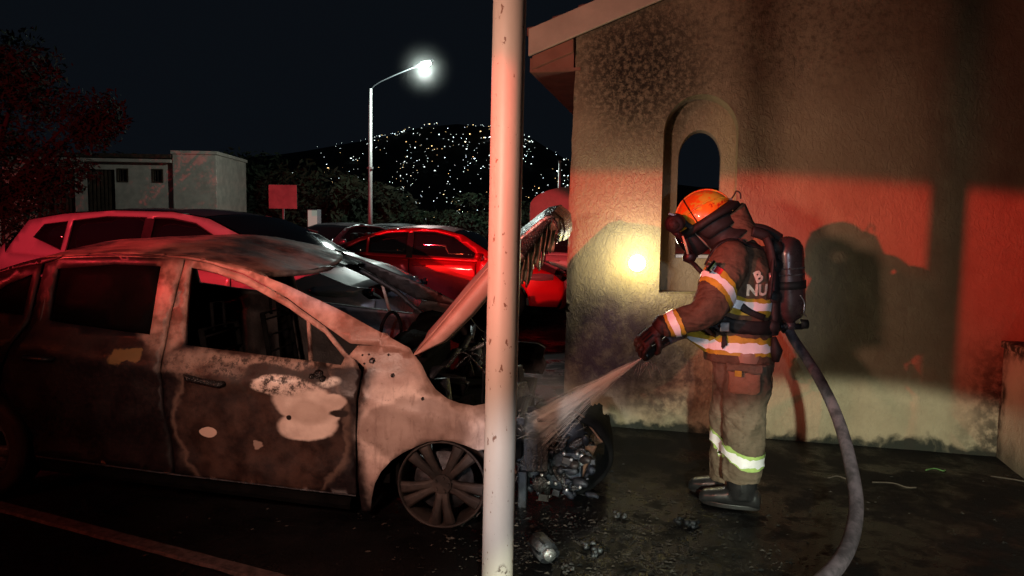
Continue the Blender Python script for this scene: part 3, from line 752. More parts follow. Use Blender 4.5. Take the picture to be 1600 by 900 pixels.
def car(name, spec, mat, loc, rz, label, cat, detail=True):
    """generic parked car. local x forward, origin at ground in the middle"""
    L, W, prof = spec['L'], spec['W'], spec['prof']; belt = spec['belt']; H0 = -L / 2
    r = empty(name, loc, rz, label, cat)
    wf, wr, wR = spec['wf'], spec['wr'], spec['wR']
    roofh = max(h for _, h in prof)
    def hw(u, h):
        w = W / 2; b = lerp_curve(belt, u)
        e = max(0, (u - (L - .75)) / .75); w -= .17 * e ** 2.2
        e = max(0, (.6 - u) / .6); w -= .11 * e ** 2.2
        if h > b: w -= (h - b) * .36 + .012
        else: w -= .05 * max(0, (.45 - h) / .45) ** 1.5 - .018 * math.exp(-((h - b + .12) / .06) ** 2) + .02 * max(0, (h - b + .1) / .1) ** 2
        return w
    def S(sgn): return lambda u, h: (u + H0, sgn * hw(u, h), h)
    sh = [(u, h) for u, h in prof]
    def side(nm, poly, holes=(), m=mat, step=.11, th=.02):
        for sg in (-1, 1): panel(nm, poly, S(sg), m, r, holes, step, th, flip=(sg > 0))
    A = spec
    Rw = wR + .06
    bz = .26
    bl = lambda u: lerp_curve(belt, u)
    pt = lambda u: lerp_curve(prof, u)
    d0, d1, d2 = A['doors']      # rear edge, middle, front edge (u)
    g = .008
    # lower body panels
    archf = arch_pts(wf, wR, Rw, 0, 180); archr = arch_pts(wr, wR, Rw, 0, 180)
    fend = [(d2 + g, bz), (wf - Rw, bz), *[p for p in reversed(archf) if p[1] > bz], (wf + Rw, bz + .02), (L - .12, bz), (L - .02, .42), (L - .015, prof[-1][1])] + [(u, h - .004) for u, h in reversed(prof) if d2 + .05 < u < L - .02] + [(d2 + g, min(pt(d2 + g), bl(d2) + .05))]
    side('front_fender', fend)
    side('front_door', [(d1 + g, bz), (d2 - g, bz), (d2 - g, bl(d2) - .005), (d1 + g, bl(d1) - .005)])
    rdx = max(d0, wr + Rw * .2)
    rear_door = [(wr + Rw, bz), (d1 - g, bz), (d1 - g, bl(d1) - .005), (d0 + g, bl(d0) - .005), (d0 + g, wR + sqrt(max(0, Rw ** 2 - (d0 + g - wr) ** 2)) if abs(d0 + g - wr) < Rw else bz)] + [p for p in reversed(archr) if p[0] > d0 + g + .02 and p[1] > bz][::1]
    # keep order: from d0 down the arch to wr+Rw
    low = [p for p in archr if p[0] > d0 + .03 and p[1] > bz]; low.sort(key=lambda p: p[0])
    rear_door = [(wr + Rw, bz), (d1 - g, bz), (d1 - g, bl(d1) - .005), (d0 + g, bl(d0) - .005)] + ([(d0 + g, low[0][1] + .01)] + low if low else [(d0 + g, bz)])
    side('rear_door', rear_door)
    lowr = [p for p in archr if p[0] < d0 - .01 and p[1] > bz]; lowr.sort(key=lambda p: -p[0])
    quarter = [(d0 - g, bl(d0))] + ([(d0 - g, lowr[0][1] + .01)] if d0 < wr + Rw else [(d0 - g, bz), (wr + Rw, bz)]) + lowr + [(wr - Rw, bz), (.12, bz), (.015, .40), (.015, prof[0][1])] + [(u, h - .004) for u, h in prof if .02 < u < A['g0'] - .02 and h < bl(d0) + .3 or u < .1 and u > .02] + [(A['g0'], pt(A['g0']) - .004) if not A.get('hatch') else (A['g0'], bl(A['g0'])), ]
    side('rear_quarter', quarter)
    # glasshouse
    top = [(u, h - .012) for u, h in prof if A['g0'] <= u <= A['g1']]
    gh = [(A['g0'], bl(A['g0']) - .002 if A.get('hatch') else pt(A['g0']) - .01), *[(u, bl(u) + .002) for u in (d0, d1, d2) if A['g0'] < u < A['g1']], (A['g1'], pt(A['g1']) - .01)] + list(reversed(top))[1 if top and abs(top[-1][0] - A['g1']) < 1e-6 else 0:]
    gh = [q for i, q in enumerate(gh) if i == 0 or (abs(q[0] - gh[i - 1][0]) + abs(q[1] - gh[i - 1][1])) > .01]
    side('side_pillars', gh, A['win'], step=.09)
    for w in A['win']:
        cx = sum(p[0] for p in w) / len(w); cz = sum(p[1] for p in w) / len(w)
        for sg in (-1, 1):
            panel('side_window', w, lambda u, h, sg=sg: (u + H0, sg * (hw(u, h) - .02), h), A['glass'], r, (), .2, .004, flip=(sg > 0))
            n = len(w); mb = MB(); v = []; f = []
            for (u, h) in w:
                q = ((u - cx) * .965 + cx, (h - cz) * .93 + cz); v += [(u + H0, sg * (hw(u, h) + .003), h), (q[0] + H0, sg * (hw(*q) + .003), q[1])]
            for i in range(n): a, b = 2 * i, 2 * ((i + 1) % n); f.append((a, a + 1, b + 1, b))
            mb.add(v, f); mb.build('window_trim', A.get('trim', 'black_plastic'), r)
    for um in (d1,):
        for sg in (-1, 1):
            v = [(um + du + H0, sg * (hw(um + du, h) + .004), h) for h in (bl(um) + .01, (bl(um) + pt(um)) / 2, pt(um) - .085) for du in (-.05, .05)]
            mesh('pillar_cover', v, [(0, 1, 3, 2), (2, 3, 5, 4)], 'black_plastic', r)
    # top surfaces following the profile
    def strip(nm, u0, u1, m, crown, inset=0, dz=0, nu=10, nl=12):
        us = sorted(set([u0 + (u1 - u0) * i / nu for i in range(nu + 1)] + [u for u, _ in prof if u0 < u < u1])); v = []; f = []
        for u in us:
            h = pt(u); w = hw(u, h) - inset
            for j in range(nl + 1):
                t = -1 + 2 * j / nl; v.append((u + H0 + (crown * .9 * (1 - t * t) * (1 if u > L / 2 else -1) if m == A['glass'] else 0), t * w, h + crown * (1 - t * t) * (1 - .0) + dz))
        for i in range(len(us) - 1):
            for j in range(nl): a = i * (nl + 1) + j; f.append((a, a + nl + 1, a + nl + 2, a + 1))
        return mesh(nm, v, f, m, r, True)
    strip('hood', A['cowl'], L - .17, mat, .045)
    strip('windscreen', A['wt'], A['cowl'] - .02, A['glass'], .035, .03, -.004)
    strip('roof', A['rt'], A['wt'], A.get('roofmat', mat), .035)
    strip('rear_window', A['rb'], A['rt'], A['glass'], .03, .03, -.004)
    strip('tailgate' if A.get('hatch') else 'boot_lid', .02, A['rb'], mat, .03)
    # bumpers
    for nm, s0, e in (('front_bumper', 1, L), ('rear_bumper', -1, 0)):
        rings = []
        hs = [.22, .30, .42, .55, prof[-1][1] - .02] if s0 > 0 else [.24, .32, .45, .60, prof[0][1] - .01]
        v = []; f = []; nl = 14
        for k, h in enumerate(hs):
            bulge = (.0, .045, .06, .045, -.02)[k]
            for j in range(nl + 1):
                t = -1 + 2 * j / nl; uu = L - .03 if s0 > 0 else .03
                w = hw(uu, h)
                v.append((H0 + (e if s0 > 0 else 0) + s0 * (bulge - .10 + .10 * (1 - abs(t) ** 3)), t * w, h))
        for k in range(len(hs) - 1):
            for j in range(nl): a = k * (nl + 1) + j; f.append((a, a + 1, a + nl + 2, a + nl + 1) if s0 > 0 else (a + 1, a, a + nl + 1, a + nl + 2))
        mesh(nm, v, f, mat, r, True)
    MB().box((L / 2 - .005, 0, .40), (.10, W * .58, .14)).build('grille', 'black_plastic', r, bevel=.02)
    hz = A.get('lampz', .66)
    for sg in (-1, 1):
        rr = []
        for t, hh in ((0, .015), (.12, .05), (.30, .065), (.48, .045), (.55, .01)):
            u = L - .10 - t * 1.0; w = hw(u, hz) + .010
            if t == 0: w *= .80
            rr.append([(u + H0 + .035, sg * (w + .0), hz - hh * .8), (u + H0 + .02, sg * (w - .0), hz + hh), (u + H0 - .02, sg * (w - .09), hz + hh), (u + H0 - .02, sg * (w - .09), hz - hh)])
        h = MB().loft(rr).build('headlight', 'headlight_lens', r, True)
        for k in range(2): MB().tube([(L / 2 - .12 - .13 * k, sg * (hw(L - .15, hz) - .05 + .03 * k), hz), (L / 2 - .055 - .13 * k, sg * (hw(L - .15, hz) - .05 + .055 * k), hz)], [.03, .042], 12).build('projector', 'clear_glass', h, True)
        rr = []
        for t in (0, .1, .25, .38):
            u = .06 + t; w = hw(u, prof[0][1] - .15) + .006
            rr.append([(u + H0 - .02, sg * w, prof[0][1] - .25 + t * .1), (u + H0 - .02, sg * w, prof[0][1] - .06), (u + H0, sg * (w - .06), prof[0][1] - .06), (u + H0, sg * (w - .06), prof[0][1] - .25 + t * .1)])
        MB().loft(rr).build('tail_light', 'red_lens', r, True)
        # mirror
        mu = A['g1'] - .28; mz = bl(mu) + .09
        MB().tube([(mu + H0, sg * (hw(mu, mz) - .02), mz - .03), (mu + H0 - .01, sg * (hw(mu, mz) + .09), mz), (mu + H0 - .02, sg * (hw(mu, mz) + .21), mz + .01)], [(.03, .03), (.065, .05), (.05, .035)], 12).build('wing_mirror', A.get('mirror', mat), r, True)
        for du in (d1 + .06, d0 + .13):
            z = bl(du) - .10; MB().tube([(du + H0, sg * (hw(du, z) + .0), z), (du + H0 + .03, sg * (hw(du, z) + .028), z + .004), (du + H0 + .17, sg * (hw(du + .2, z) + .028), z + .003), (du + H0 + .20, sg * hw(du + .2, z), z)], [.012, .014, .014, .012], 8).build('door_handle', mat, r, True)
        MB().box((H0 + (wf + wr) / 2, sg * (W / 2 - .06), .235), (wf - wr - 2 * Rw + .05, .06, .07)).build('sill', 'black_plastic', r, bevel=.01)
    # inner floor and cabin things
    MB().box((H0 + L / 2, 0, .33), (L - .5, W - .42, .12)).build('floor_pan', 'black_plastic', r)
    MB().box((H0 + (wf), 0, .5), (.6, W - .5, .3)).build('engine_bay', 'black_plastic', r)
    for du in (A['g1'] - 1.25, A['g1'] - 2.1):
        for sg in (-1, 1):
            st = MB().box((du + H0, sg * .36, .62), (.5, .48, .16)); st.box((du + H0 - .28, sg * .36, .92), (.13, .46, .6), Matrix.Rotation(-.22, 3, 'Y')); st.box((du + H0 - .36, sg * .36, 1.27), (.09, .24, .16))
            st.build('seat', 'black_fabric', r, bevel=.04)
    for u in (wf, wr):
        for sg in (-1, 1): wheel(r, (u + H0, sg * (W / 2 - .015), wR), wR, True, 'grey_metal', sg if sg < 0 else 1, 5, wR * .66)
    return r

SEDAN = dict(L=4.55, W=1.78, prof=[(0.0, .93), (.06, 1.03), (.35, 1.08), (.80, 1.09), (1.30, 1.30), (1.70, 1.42), (2.15, 1.46), (2.55, 1.45), (2.95, 1.36), (3.45, 1.06), (3.62, .985), (4.05, .90), (4.38, .77), (4.50, .66)],
             belt=[(0, 1.0), (.9, 1.02), (2.1, .975), (3.5, .92), (4.5, .70)], wf=3.62, wr=.95, wR=.325, doors=(1.22, 2.12, 3.18), g0=.80, g1=3.52, wt=2.80, cowl=3.50, rt=1.62, rb=.84,
             win=[[(1.02, 1.075), (1.42, 1.055), (1.42, 1.27), (1.30, 1.22)], [(1.46, 1.055), (2.08, 1.03), (2.08, 1.385), (1.75, 1.365), (1.46, 1.285)], [(2.15, 1.03), (3.12, .985), (3.22, 1.03), (2.80, 1.32), (2.50, 1.39), (2.15, 1.395)]], glass='clear_glass', lampz=.72)
SUV = dict(L=4.62, W=1.86, hatch=True, prof=[(0.0, 1.06), (.05, 1.22), (.22, 1.42), (.50, 1.72), (.95, 1.80), (1.6, 1.845), (2.3, 1.835), (2.75, 1.76), (3.15, 1.58), (3.50, 1.36), (3.68, 1.265), (4.05, 1.18), (4.38, 1.04), (4.56, .90)],
           belt=[(0, 1.32), (1.0, 1.27), (2.2, 1.215), (3.6, 1.15), (4.6, .92)], wf=3.70, wr=.95, wR=.37, doors=(1.05, 2.05, 3.12), g0=.26, g1=3.58, wt=2.68, cowl=3.58, rt=.50, rb=.22, roofmat='dark_paint',
           win=[[(.62, 1.50), (1.02, 1.35), (1.02, 1.70), (.72, 1.66)], [(1.08, 1.325), (2.00, 1.275), (2.00, 1.76), (1.5, 1.765), (1.08, 1.71)], [(2.08, 1.27), (3.08, 1.215), (3.22, 1.27), (2.90, 1.53), (2.60, 1.70), (2.30, 1.755), (2.08, 1.76)]], glass='tinted_glass', lampz=.98)
SUV['prof'] = [(u, h * .9) for u, h in SUV['prof']]; SUV['belt'] = [(u, h * .9) for u, h in SUV['belt']]; SUV['win'] = [[(u, h * .9) for u, h in w] for w in SUV['win']]; SUV['lampz'] = .88
car('pale_suv', SUV, 'white_paint', (-3.38, 8.45, .05), radians(-14), 'white crossover with black roof parked behind the burnt car, red-lit at left', 'car')
red = car('red_saloon', SEDAN, 'red_paint', (-1.35, 12.3, .09), radians(-7), 'glossy red saloon parked side-on behind the burnt car', 'car')
def paint_copy(root, name, newmat, old, loc, rz, label, cat='car'):
    c = root.copy(); COL.objects.link(c); c.name = name; c.location = loc; c.rotation_euler = (0, 0, rz); c['label'] = label
    for ch in list(root.children):
        d = ch.copy(); COL.objects.link(d); d.parent = c
        for s in d.material_slots:
            if s.material and s.material.name == old: s.link = 'OBJECT'; s.material = MAT[newmat]
        for g in list(ch.children):
            e = g.copy(); COL.objects.link(e); e.parent = d
    return c
paint_copy(red, 'silver_saloon', 'silver_paint', 'red_paint', (-4.45, 19.5, .12), radians(236), 'silver saloon facing the camera under the street lamp')
paint_copy(red, 'grey_saloon', 'silver_paint', 'red_paint', (-3.75, 23.5, .12), radians(238), 'grey saloon barely showing behind the silver and red cars')
paint_copy(red, 'pink_lit_saloon', 'pearl_paint', 'red_paint', (.80, 14.0, .11), radians(-4), 'pearl white saloon lit pink behind the round post')

# ------------------------------------------------------------------ burnt saloon
def burnt_car():
    r = empty('burnt_saloon', (-.361, 3.756, 0), radians(-5.68), 'burnt-out dark saloon with raised hood, bare scorched fender and tyreless front wheel', 'car')
    W = 1.74; TILT = .052
    def ins(u, h):
        i = .0
        b = lerp_curve([(-3.6, 1.06), (-2.2, 1.01), (-1.42, .91), (-.5, .82), (.3, .66)], u)
        if h > b: i += .045 + (h - b) * .36
        else: i += .045 * max(0, (h - b + .14) / .14) ** 2
        i += .045 * max(0, (.42 - h) / .42) ** 1.4
        # shoulder crease
        c = b - .13; i -= .014 * math.exp(-((h - c) / .035) ** 2)
        # sculpted lower door
        i += .016 * math.exp(-((h - .36 + .02 * u) / .09) ** 2)
        i += .15 * max(0, (u + .05) / .55) ** 2 + .14 * max(0, (-2.9 - u) / .65) ** 2
        i += .010 * fbm((u, h, 2), 3.5, 3)
        return i
    def S(side):
        if side < 0: return lambda u, h: (u, ins(u, h), h + ins(u, h) * TILT)
        return lambda u, h: (u, W - ins(u, h), h + W * TILT)
    fc, rc, rw = 0.0, -2.67, .31
    arch_f = [(.258, .425), (.191, .418), (.124, .453), (.065, .472), (.005, .478), (-.07, .465), (-.131, .438), (-.20, .400), (-.268, .350), (-.325, .285), (-.361, .213), (-.380, .13), (-.389, .054)]
    fender = [(-.435, .058), (-.452, .25), (-.452, .45), (-.440, .64), (-.423, .835), (-.470, .872), (-.515, .888), (-.47, .945), (-.33, .945), (-.18, .915), (-.150, .885), (-.120, .85), (-.085, .79), (-.04, .735), (.028, .69), (.09, .668), (.165, .652), (.225, .66), (.275, .63), (.262, .56), (.285, .50)] + arch_f
    ffar = [(u if u < .2 else u + .18, h) for u, h in fender]
    doorF = [(-1.468, .215), (-.462, .145), (-.466, .40), (-.455, .62), (-.438, .815), (-.482, .872), (-.528, .905), (-.66, 1.035), (-.885, 1.172), (-1.15, 1.297), (-1.35, 1.352), (-1.492, 1.372), (-1.520, 1.10), (-1.528, .86), (-1.515, .60), (-1.490, .40)]
    winF = [(-1.421, .928), (-.98, .886), (-.550, .845), (-.535, .880), (-.655, 1.000), (-.880, 1.132), (-1.141, 1.252), (-1.30, 1.305), (-1.456, 1.334), (-1.448, 1.12)]
    ra = arch_pts(rc, rw, .375, 0, 180, 12)
    doorR = [(-2.292, .285), (-1.480, .222), (-1.502, .42), (-1.528, .62), (-1.540, .87), (-1.532, 1.10), (-1.504, 1.376), (-1.90, 1.385), (-2.20, 1.372), (-2.30, 1.34), (-2.31, 1.03), (-2.44, .80), (-2.47, .66)] + [p for p in ra if p[0] > -2.46][::-1]
    winR = [(-1.626, .975), (-1.628, 1.338), (-1.90, 1.345), (-2.225, 1.315), (-2.214, 1.04), (-1.92, 1.005)]
    quart = [(-2.318, 1.338), (-2.325, 1.03), (-2.455, .80), (-2.485, .675)] + [p for p in ra if p[0] < -2.47] + [(rc - .375, .31), (-3.42, .33), (-3.50, .60), (-3.50, .98), (-3.30, 1.07), (-2.98, 1.12), (-2.72, 1.235), (-2.50, 1.30)]
    winQ = [(-2.365, 1.06), (-2.36, 1.285), (-2.50, 1.225), (-2.60, 1.15), (-2.62, 1.09)]
    rail = [(-.17, .905), (-.19, .935), (-.546, 1.105), (-.89, 1.243), (-1.155, 1.331), (-1.489, 1.392), (-1.906, 1.402), (-2.33, 1.373), (-2.62, 1.28), (-2.95, 1.14), (-2.97, 1.12), (-2.72, 1.238), (-2.50, 1.305), (-2.318, 1.343), (-2.20, 1.378), (-1.90, 1.391), (-1.504, 1.382), (-1.35, 1.358), (-1.15, 1.303), (-.885, 1.178), (-.66, 1.041), (-.51, .955), (-.40, .948)]
    for sd in (-1, 1):
        BP = 'burnt_paint' if sd < 0 else 'charred_paint'
        fl = sd < 0
        panel('front_fender', fender if sd < 0 else ffar, S(sd), BP, r, (), .03, .008, flip=not fl)
        d = panel('front_door', doorF, S(sd), BP, r, [winF], .03, .03, flip=not fl)
        e = panel('rear_door', doorR, S(sd), BP, r, [winR], .04, .03, flip=not fl)
        panel('rear_quarter', quart, S(sd), BP, r, [winQ], .06, .012, flip=not fl)
        def rf(u, h, sd=sd):
            x, y, z = S(sd)(u, h); return (x, y - sd * .0 + (.002 if sd > 0 else -.002), z)
        panel('roof_rail', rail, rf, BP, r, (), .03, .014, flip=not fl)
        if sd < 0: panel('rear_window', winR, lambda u, h, sd=sd: (u, S(sd)(u, h)[1] + (.018 if sd < 0 else -.018), S(sd)(u, h)[2]), 'smoked_glass', e, (), .12, .004, flip=not fl)
        panel('quarter_window', winQ, lambda u, h, sd=sd: (u, S(sd)(u, h)[1] + (.014 if sd < 0 else -.014), S(sd)(u, h)[2]), 'smoked_glass', r, (), .12, .004, flip=not fl)
        y = lambda u, h, o=0: (u, S(sd)(u, h)[1] + o * sd, S(sd)(u, h)[2])
        MB().tube([y(-.765, 1.085, -.02), y(-.722, .852, -.02)], [.011, .013], 8).build('window_divider', 'burnt_paint', d, True)
        MB().tube([y(-2.29 + .03, 1.03, -.012), y(-2.26, 1.325, -.012)], .012, 6).build('window_divider', 'black_plastic', e)
        # door handles, the near ones half melted
        MB().tube([y(-1.385, .775, -.002), y(-1.36, .772, .030), y(-1.27, .755, .034), y(-1.19, .742, .028), y(-1.17, .738, -.002)], [.014, .019, .016, .019, .016], 10).build('handle', 'char_gloss', d, True)
        MB().tube([y(-2.31, .85, -.002), y(-2.29, .848, .03), y(-2.17, .842, .03), y(-2.14, .84, 0)], .014, 8).build('handle', 'black_plastic', e, True)
        # sill and trim line
        MB().tube([y(-2.26, .225, -.03), y(-1.4, .155, -.03), y(-.50, .085, -.03)], [(.035, .03)] * 3, 8).build('sill', 'charred_interior', r)
        MB().tube([y(-2.28, .285, .004), y(-1.47, .220, .004), y(-.462, .146, .004)], .004, 6).build('sill_trim', 'grey_metal', r)
        # inner pillar and door inner skins
        MB().tube([y(-1.50, .3, -.10), y(-1.53, .9, -.10), y(-1.50, 1.36, -.07)], [.05, .05, .035], 8).build('inner_pillar', 'charred_interior', r)
    # burnt mirror mount on the near door corner and small crusts
    q = lambda u, h, o=0: Vector((u, ins(u, h) - o, h))
    b = MB()
    for (u, h, rr) in ((-.665, .795, .030), (-.64, .775, .022), (-.70, .785, .018)): b.tube([q(u, h, -.005), q(u, h, .014)], [rr, rr * .6], 9)
    b.build('melted_trim', 'char_gloss', r, True)
    for (u, h, rr) in ((-.385, .872, .018), (-.30, .905, .007), (-.44, .90, .006), (-.425, .858, .006), (-.405, .905, .006), (-.27, .80, .012), (-.10, .69, .009)):
        ring = MB().tube([q(u, h, -.004), q(u, h, .006)], [rr, rr * .9], 12); ring.build('bolt_hole', 'char_gloss', r, True)
    MB().tube([q(-.385, .872, .004), q(-.385, .872, .012)], .006, 8).build('hinge_bolt', 'steel', r)
    # roof skin, collapsed in patches
    v = []; f = []; nu, nl = 40, 28
    rl = [(-2.95, 1.14), (-2.62, 1.28), (-2.33, 1.373), (-1.906, 1.402), (-1.489, 1.392), (-1.155, 1.331), (-.89, 1.243)]
    for i in range(nu + 1):
        for j in range(nl + 1):
            t = -1 + 2 * j / nl
            u0, u1 = -2.62, -1.06 + .17 * (1 - t * t)
            u = u0 + (u1 - u0) * i / nu
            h = lerp_curve(rl, u); a = S(-1)(u, h); c = S(1)(u, h)
            y = a[1] + (c[1] - a[1]) * (t + 1) / 2
            z = a[2] + (c[2] - a[2]) * (t + 1) / 2 + .042 * (1 - abs(t) ** 2.2) + .014 * fbm((u, y, 0), 2.2, 3) * (1 - t ** 4) - .03 * math.exp(-((u + 1.15) ** 2 + (y - .75) ** 2) / .10)
            v.append((u, y, z))
    for i in range(nu):
        for j in range(nl): k = i * (nl + 1) + j; f.append((k, k + nl + 1, k + nl + 2, k + 1))
    o = mesh('roof', v, f, 'burnt_roof', r, True); sm = o.modifiers.new('solidify', 'SOLIDIFY'); sm.thickness = .025; sm.offset = -1
    v = []; f = []
    for i in range(9):
        for j in range(21):
            t = -.62 + 1.58 * j / 20; u = -1.06 + .17 * (1 - t * t) - .02 + (.01 + .15 * min(1, max(0, (t + .3) / 1.1)) ** 1.5 + .03 * mnoise.noise(Vector((t * 4, 0, 0)))) * i / 8
            a = S(-1)(u, lerp_curve([(-1.155, 1.331), (-.89, 1.243), (-.546, 1.105)], u)); c = S(1)(u, lerp_curve([(-1.155, 1.331), (-.89, 1.243), (-.546, 1.105)], u))
            v.append((u, a[1] + (c[1] - a[1]) * (t + 1) / 2, a[2] + (c[2] - a[2]) * (t + 1) / 2 + .040 * (1 - abs(t) ** 2.2) - .012))
    for i in range(8):
        for j in range(20): k = i * 21 + j; f.append((k, k + 21, k + 22, k + 1))
    mesh('windscreen_remnant', v, f, 'scorched_glass', r, True)
    # rear deck and window
    def span(nm, pr, m, crown=.04, thick=.01, u_in=.0):
        v = []; f = []
        for u, h in pr:
            a = S(-1)(u, h); c = S(1)(u, h)
            for j in range(13):
                t = -1 + j / 6; v.append((u - crown * (1 - t * t) * .6, a[1] + (c[1] - a[1]) * (t + 1) / 2, a[2] + (c[2] - a[2]) * (t + 1) / 2 + crown * (1 - t * t)))
        for i in range(len(pr) - 1):
            for j in range(12): k = i * 13 + j; f.append((k, k + 1, k + 14, k + 13))
        o = mesh(nm, v, f, m, r, True); s = o.modifiers.new('s', 'SOLIDIFY'); s.thickness = thick; return o
    span('rear_screen', [(-2.60, 1.29), (-2.75, 1.225), (-2.98, 1.115)], 'smoked_glass', .05, .005)
    span('boot_lid', [(-2.97, 1.12), (-3.25, 1.08), (-3.48, 1.0), (-3.56, .85), (-3.58, .55), (-3.52, .36)], 'burnt_paint', .03)
    # header rail and cowl
    hp = [(-1.10 + .17 * (1 - t * t), .21 + (t + 1) / 2 * 1.32, 1.285 + .03 + .075 * (1 - t * t) + .09 * (t + 1) / 2 * .9) for t in [-1 + k / 6 for k in range(13)]]
    cw = [(-.19 + .07 * (1 - t * t), .12 + (t + 1) / 2 * 1.5, .86 + .03 * (1 - t * t) + .08 * (t + 1) / 2) for t in [-1 + k / 6 for k in range(13)]]
    MB().tube(cw, [(.03, .07)] * 13, 8).build('cowl', 'charred_interior', r, True)
    cw2 = [(c[0] + .10, c[1], c[2] - .08 + .02 * sin(i * 2.1)) for i, c in enumerate(cw)]
    MB().tube(cw2, [(.012, .03)] * 13, 6).build('wiper_panel', 'soot_metal', r, True)
    MB().tube([(c[0] - .20, c[1], c[2] + .0 - .06 + .02 * sin(i * 1.7)) for i, c in enumerate(cw)], [(.07, .12)] * 13, 8).build('dashboard', 'charred_interior', r, True)
    # firewall, floor, tunnels
    MB().box((-.26, .87, .50), (.02, 1.5, .62)).build('firewall', 'charred_interior', r)
    MB().box((-1.6, .87, .22), (2.6, 1.52, .05)).build('floor_pan', 'charred_interior', r)
    MB().box((-2.62, .87, .62), (.05, 1.4, .75), Matrix.Rotation(.3, 3, 'Y')).build('rear_bulkhead', 'charred_interior', r)
    for u0 in (-1.10, -2.05):
        for y0 in (.47, 1.27):
            s = MB()
            for k in range(5): s.tube([(u0 - .25, y0 - .2 + .1 * k, .42), (u0 + .2, y0 - .2 + .1 * k, .46)], .012, 5)
            s.tube([(u0 - .24, y0 - .22, .38), (u0 - .34, y0 - .21, .98), (u0 - .34, y0 + .21, .98), (u0 - .24, y0 + .22, .38)], .018, 6)
            for k in range(5): s.tube([(u0 - .25 - .018 * k, y0 - .21, .5 + .11 * k), (u0 - .25 - .018 * k, y0 + .21, .5 + .11 * k)], .007, 5)
            s.tube([(u0 - .34, y0 - .07, .96), (u0 - .35, y0 - .07, 1.12), (u0 - .35, y0 + .07, 1.12), (u0 - .34, y0 + .07, .96)], .010, 6)
            s.build('seat_frame', 'charred_interior', r, True)
    pts = [(-.62 + .0 * k, .0, .0) for k in range(1)]
    MB().tube([(-.60 + .06 * cos(2 * pi * k / 20) * .5, 1.25 + .17 * cos(2 * pi * k / 20), .82 + .17 * sin(2 * pi * k / 20)) for k in range(21)], .012, 6).build('steering_wheel', 'charred_interior', r, True)
    # wheel housings, strut towers
    for y0 in (.12, 1.40):
        a = [(.40 * cos(radians(t)), .31 + .30 * sin(radians(t)) - .06) for t in range(-10, 195, 15)]
        v = []; f = []
        for u, z in a: v += [(u - .06, y0 - .08, z), (u - .06, y0 + .28, z)]
        for i in range(len(a) - 1): f.append((2 * i, 2 * i + 1, 2 * i + 3, 2 * i + 2))
        o = mesh('wheel_housing', v, f, 'charred_interior', r, True); s = o.modifiers.new('s', 'SOLIDIFY'); s.thickness = .01
        MB().cyl((-.02, y0 + .13, .30), (-.06, y0 + .18, .74), .075, 16, .05).build('strut_tower', 'soot_metal', r, True)
    for y0 in (.10, 1.36): MB().box((rc, y0 + .14, .48), (.78, .30, .5)).build('rear_housing', 'charred_interior', r)
    # wheels
    wheel(r, (.0, .030, .228), .23, False, 'wheel_ash', -1, 5, rim_r=.238, tilt=0)
    tb = MB()      # ash and wire of the burnt tyre under the rim
    rnd = random.Random(2)
    for k in range(26):
        a = -pi / 2 + rnd.uniform(-.9, .9); rr = .240 + rnd.uniform(0, .012)
        tb.tube([(rr * cos(a + t * .12), .04 + rnd.uniform(0, .13), .228 + rr * sin(a + t * .12)) for t in range(4)], .0035, 4)
    tag(tb.build('tyre_wire', 'ash', r), kind='stuff')
    wheel(r, (.0, W - .03, .30), .30, True, 'wheel_ash', 1, 5, rim_r=.209)
    wheel(r, (rc, .035, rw), rw, True, 'grey_metal', -1, 5, rim_r=.209); wheel(r, (rc, W - .035, rw + .0), rw, True, 'grey_metal', 1, 5, rim_r=.209)
    # hood standing open, seen on its edge: near flange is bare metal
    prof = [(-.155, .915), (-.05, 1.035), (.08, 1.195), (.22, 1.365), (.36, 1.50), (.46, 1.590), (.515, 1.635), (.555, 1.648), (.585, 1.62), (.592, 1.57), (.580, 1.52)]
    wid = [.004, .078, .100, .098, .090, .060, .04, .03, .02, .015, .01]
    pp = [Vector((a, 0, b)) for a, b in prof]
    v = []; f = []; nl = 26
    ds = []
    for i, p in enumerate(pp):
        t = (pp[min(i + 1, len(pp) - 1)] - pp[max(0, i - 1)]).normalized(); ds.append(Vector((t.z, 0, -t.x)))
    for i, p in enumerate(pp):
        for j in range(nl + 1):
            t = -1 + 2 * j / nl; y = .10 + (j / nl) * 1.42 + (.05 * (i / 10) if j < 3 else 0) + (-.03 if j == 0 else 0)
            k = .045 * (1 - t * t) + .010 * fbm((p.x, y, p.z), 4, 3) * (1 - t ** 6)
            v.append((p.x - k * ds[i].x, y, p.z + k * (-ds[i].z) + .06 * (j / nl)))
    n = nl + 1
    for i in range(len(pp) - 1):
        for j in range(nl): a = i * n + j; f.append((a, a + 1, a + n + 1, a + n))
    hd = empty('hood', (0, 0, 0)); hd.parent = r
    o = mesh('outer_skin', v, f, ['hood_paint', 'char_gloss'], hd, True)
    for q3 in o.data.polygons: q3.material_index = 1 if q3.index // nl >= 4 else 0
    pass; s = o.modifiers.new('s', 'SOLIDIFY'); s.thickness = .006
    inner = [(x + .0, y, z) for x, y, z in v]; n_ = nl + 1
    inner = []
    for i, p in enumerate(pp):
        for j in range(nl + 1):
            x, y, z = v[i * n_ + j]; q2 = Vector((x, y, z)) + ds[i] * (.014 + .008 * mnoise.noise(Vector((x, y, z)) * 14)); inner.append((q2.x, q2.y - .004, q2.z))
    mesh('inner_skin', inner, list(f), 'char_gloss', hd, True)
    # flange facing the camera
    fl = []; ff = []
    for i, p in enumerate(pp):
        w = wid[i]; y0 = .070 + .05 * i / 10
        for k, (a, yy) in enumerate(((0, 0), (.25, -.018), (.8, -.012), (1, .02))):
            q2 = p + ds[i] * w * a; fl.append((q2.x, y0 + yy + .004 * mnoise.noise(q2 * 9), q2.z))
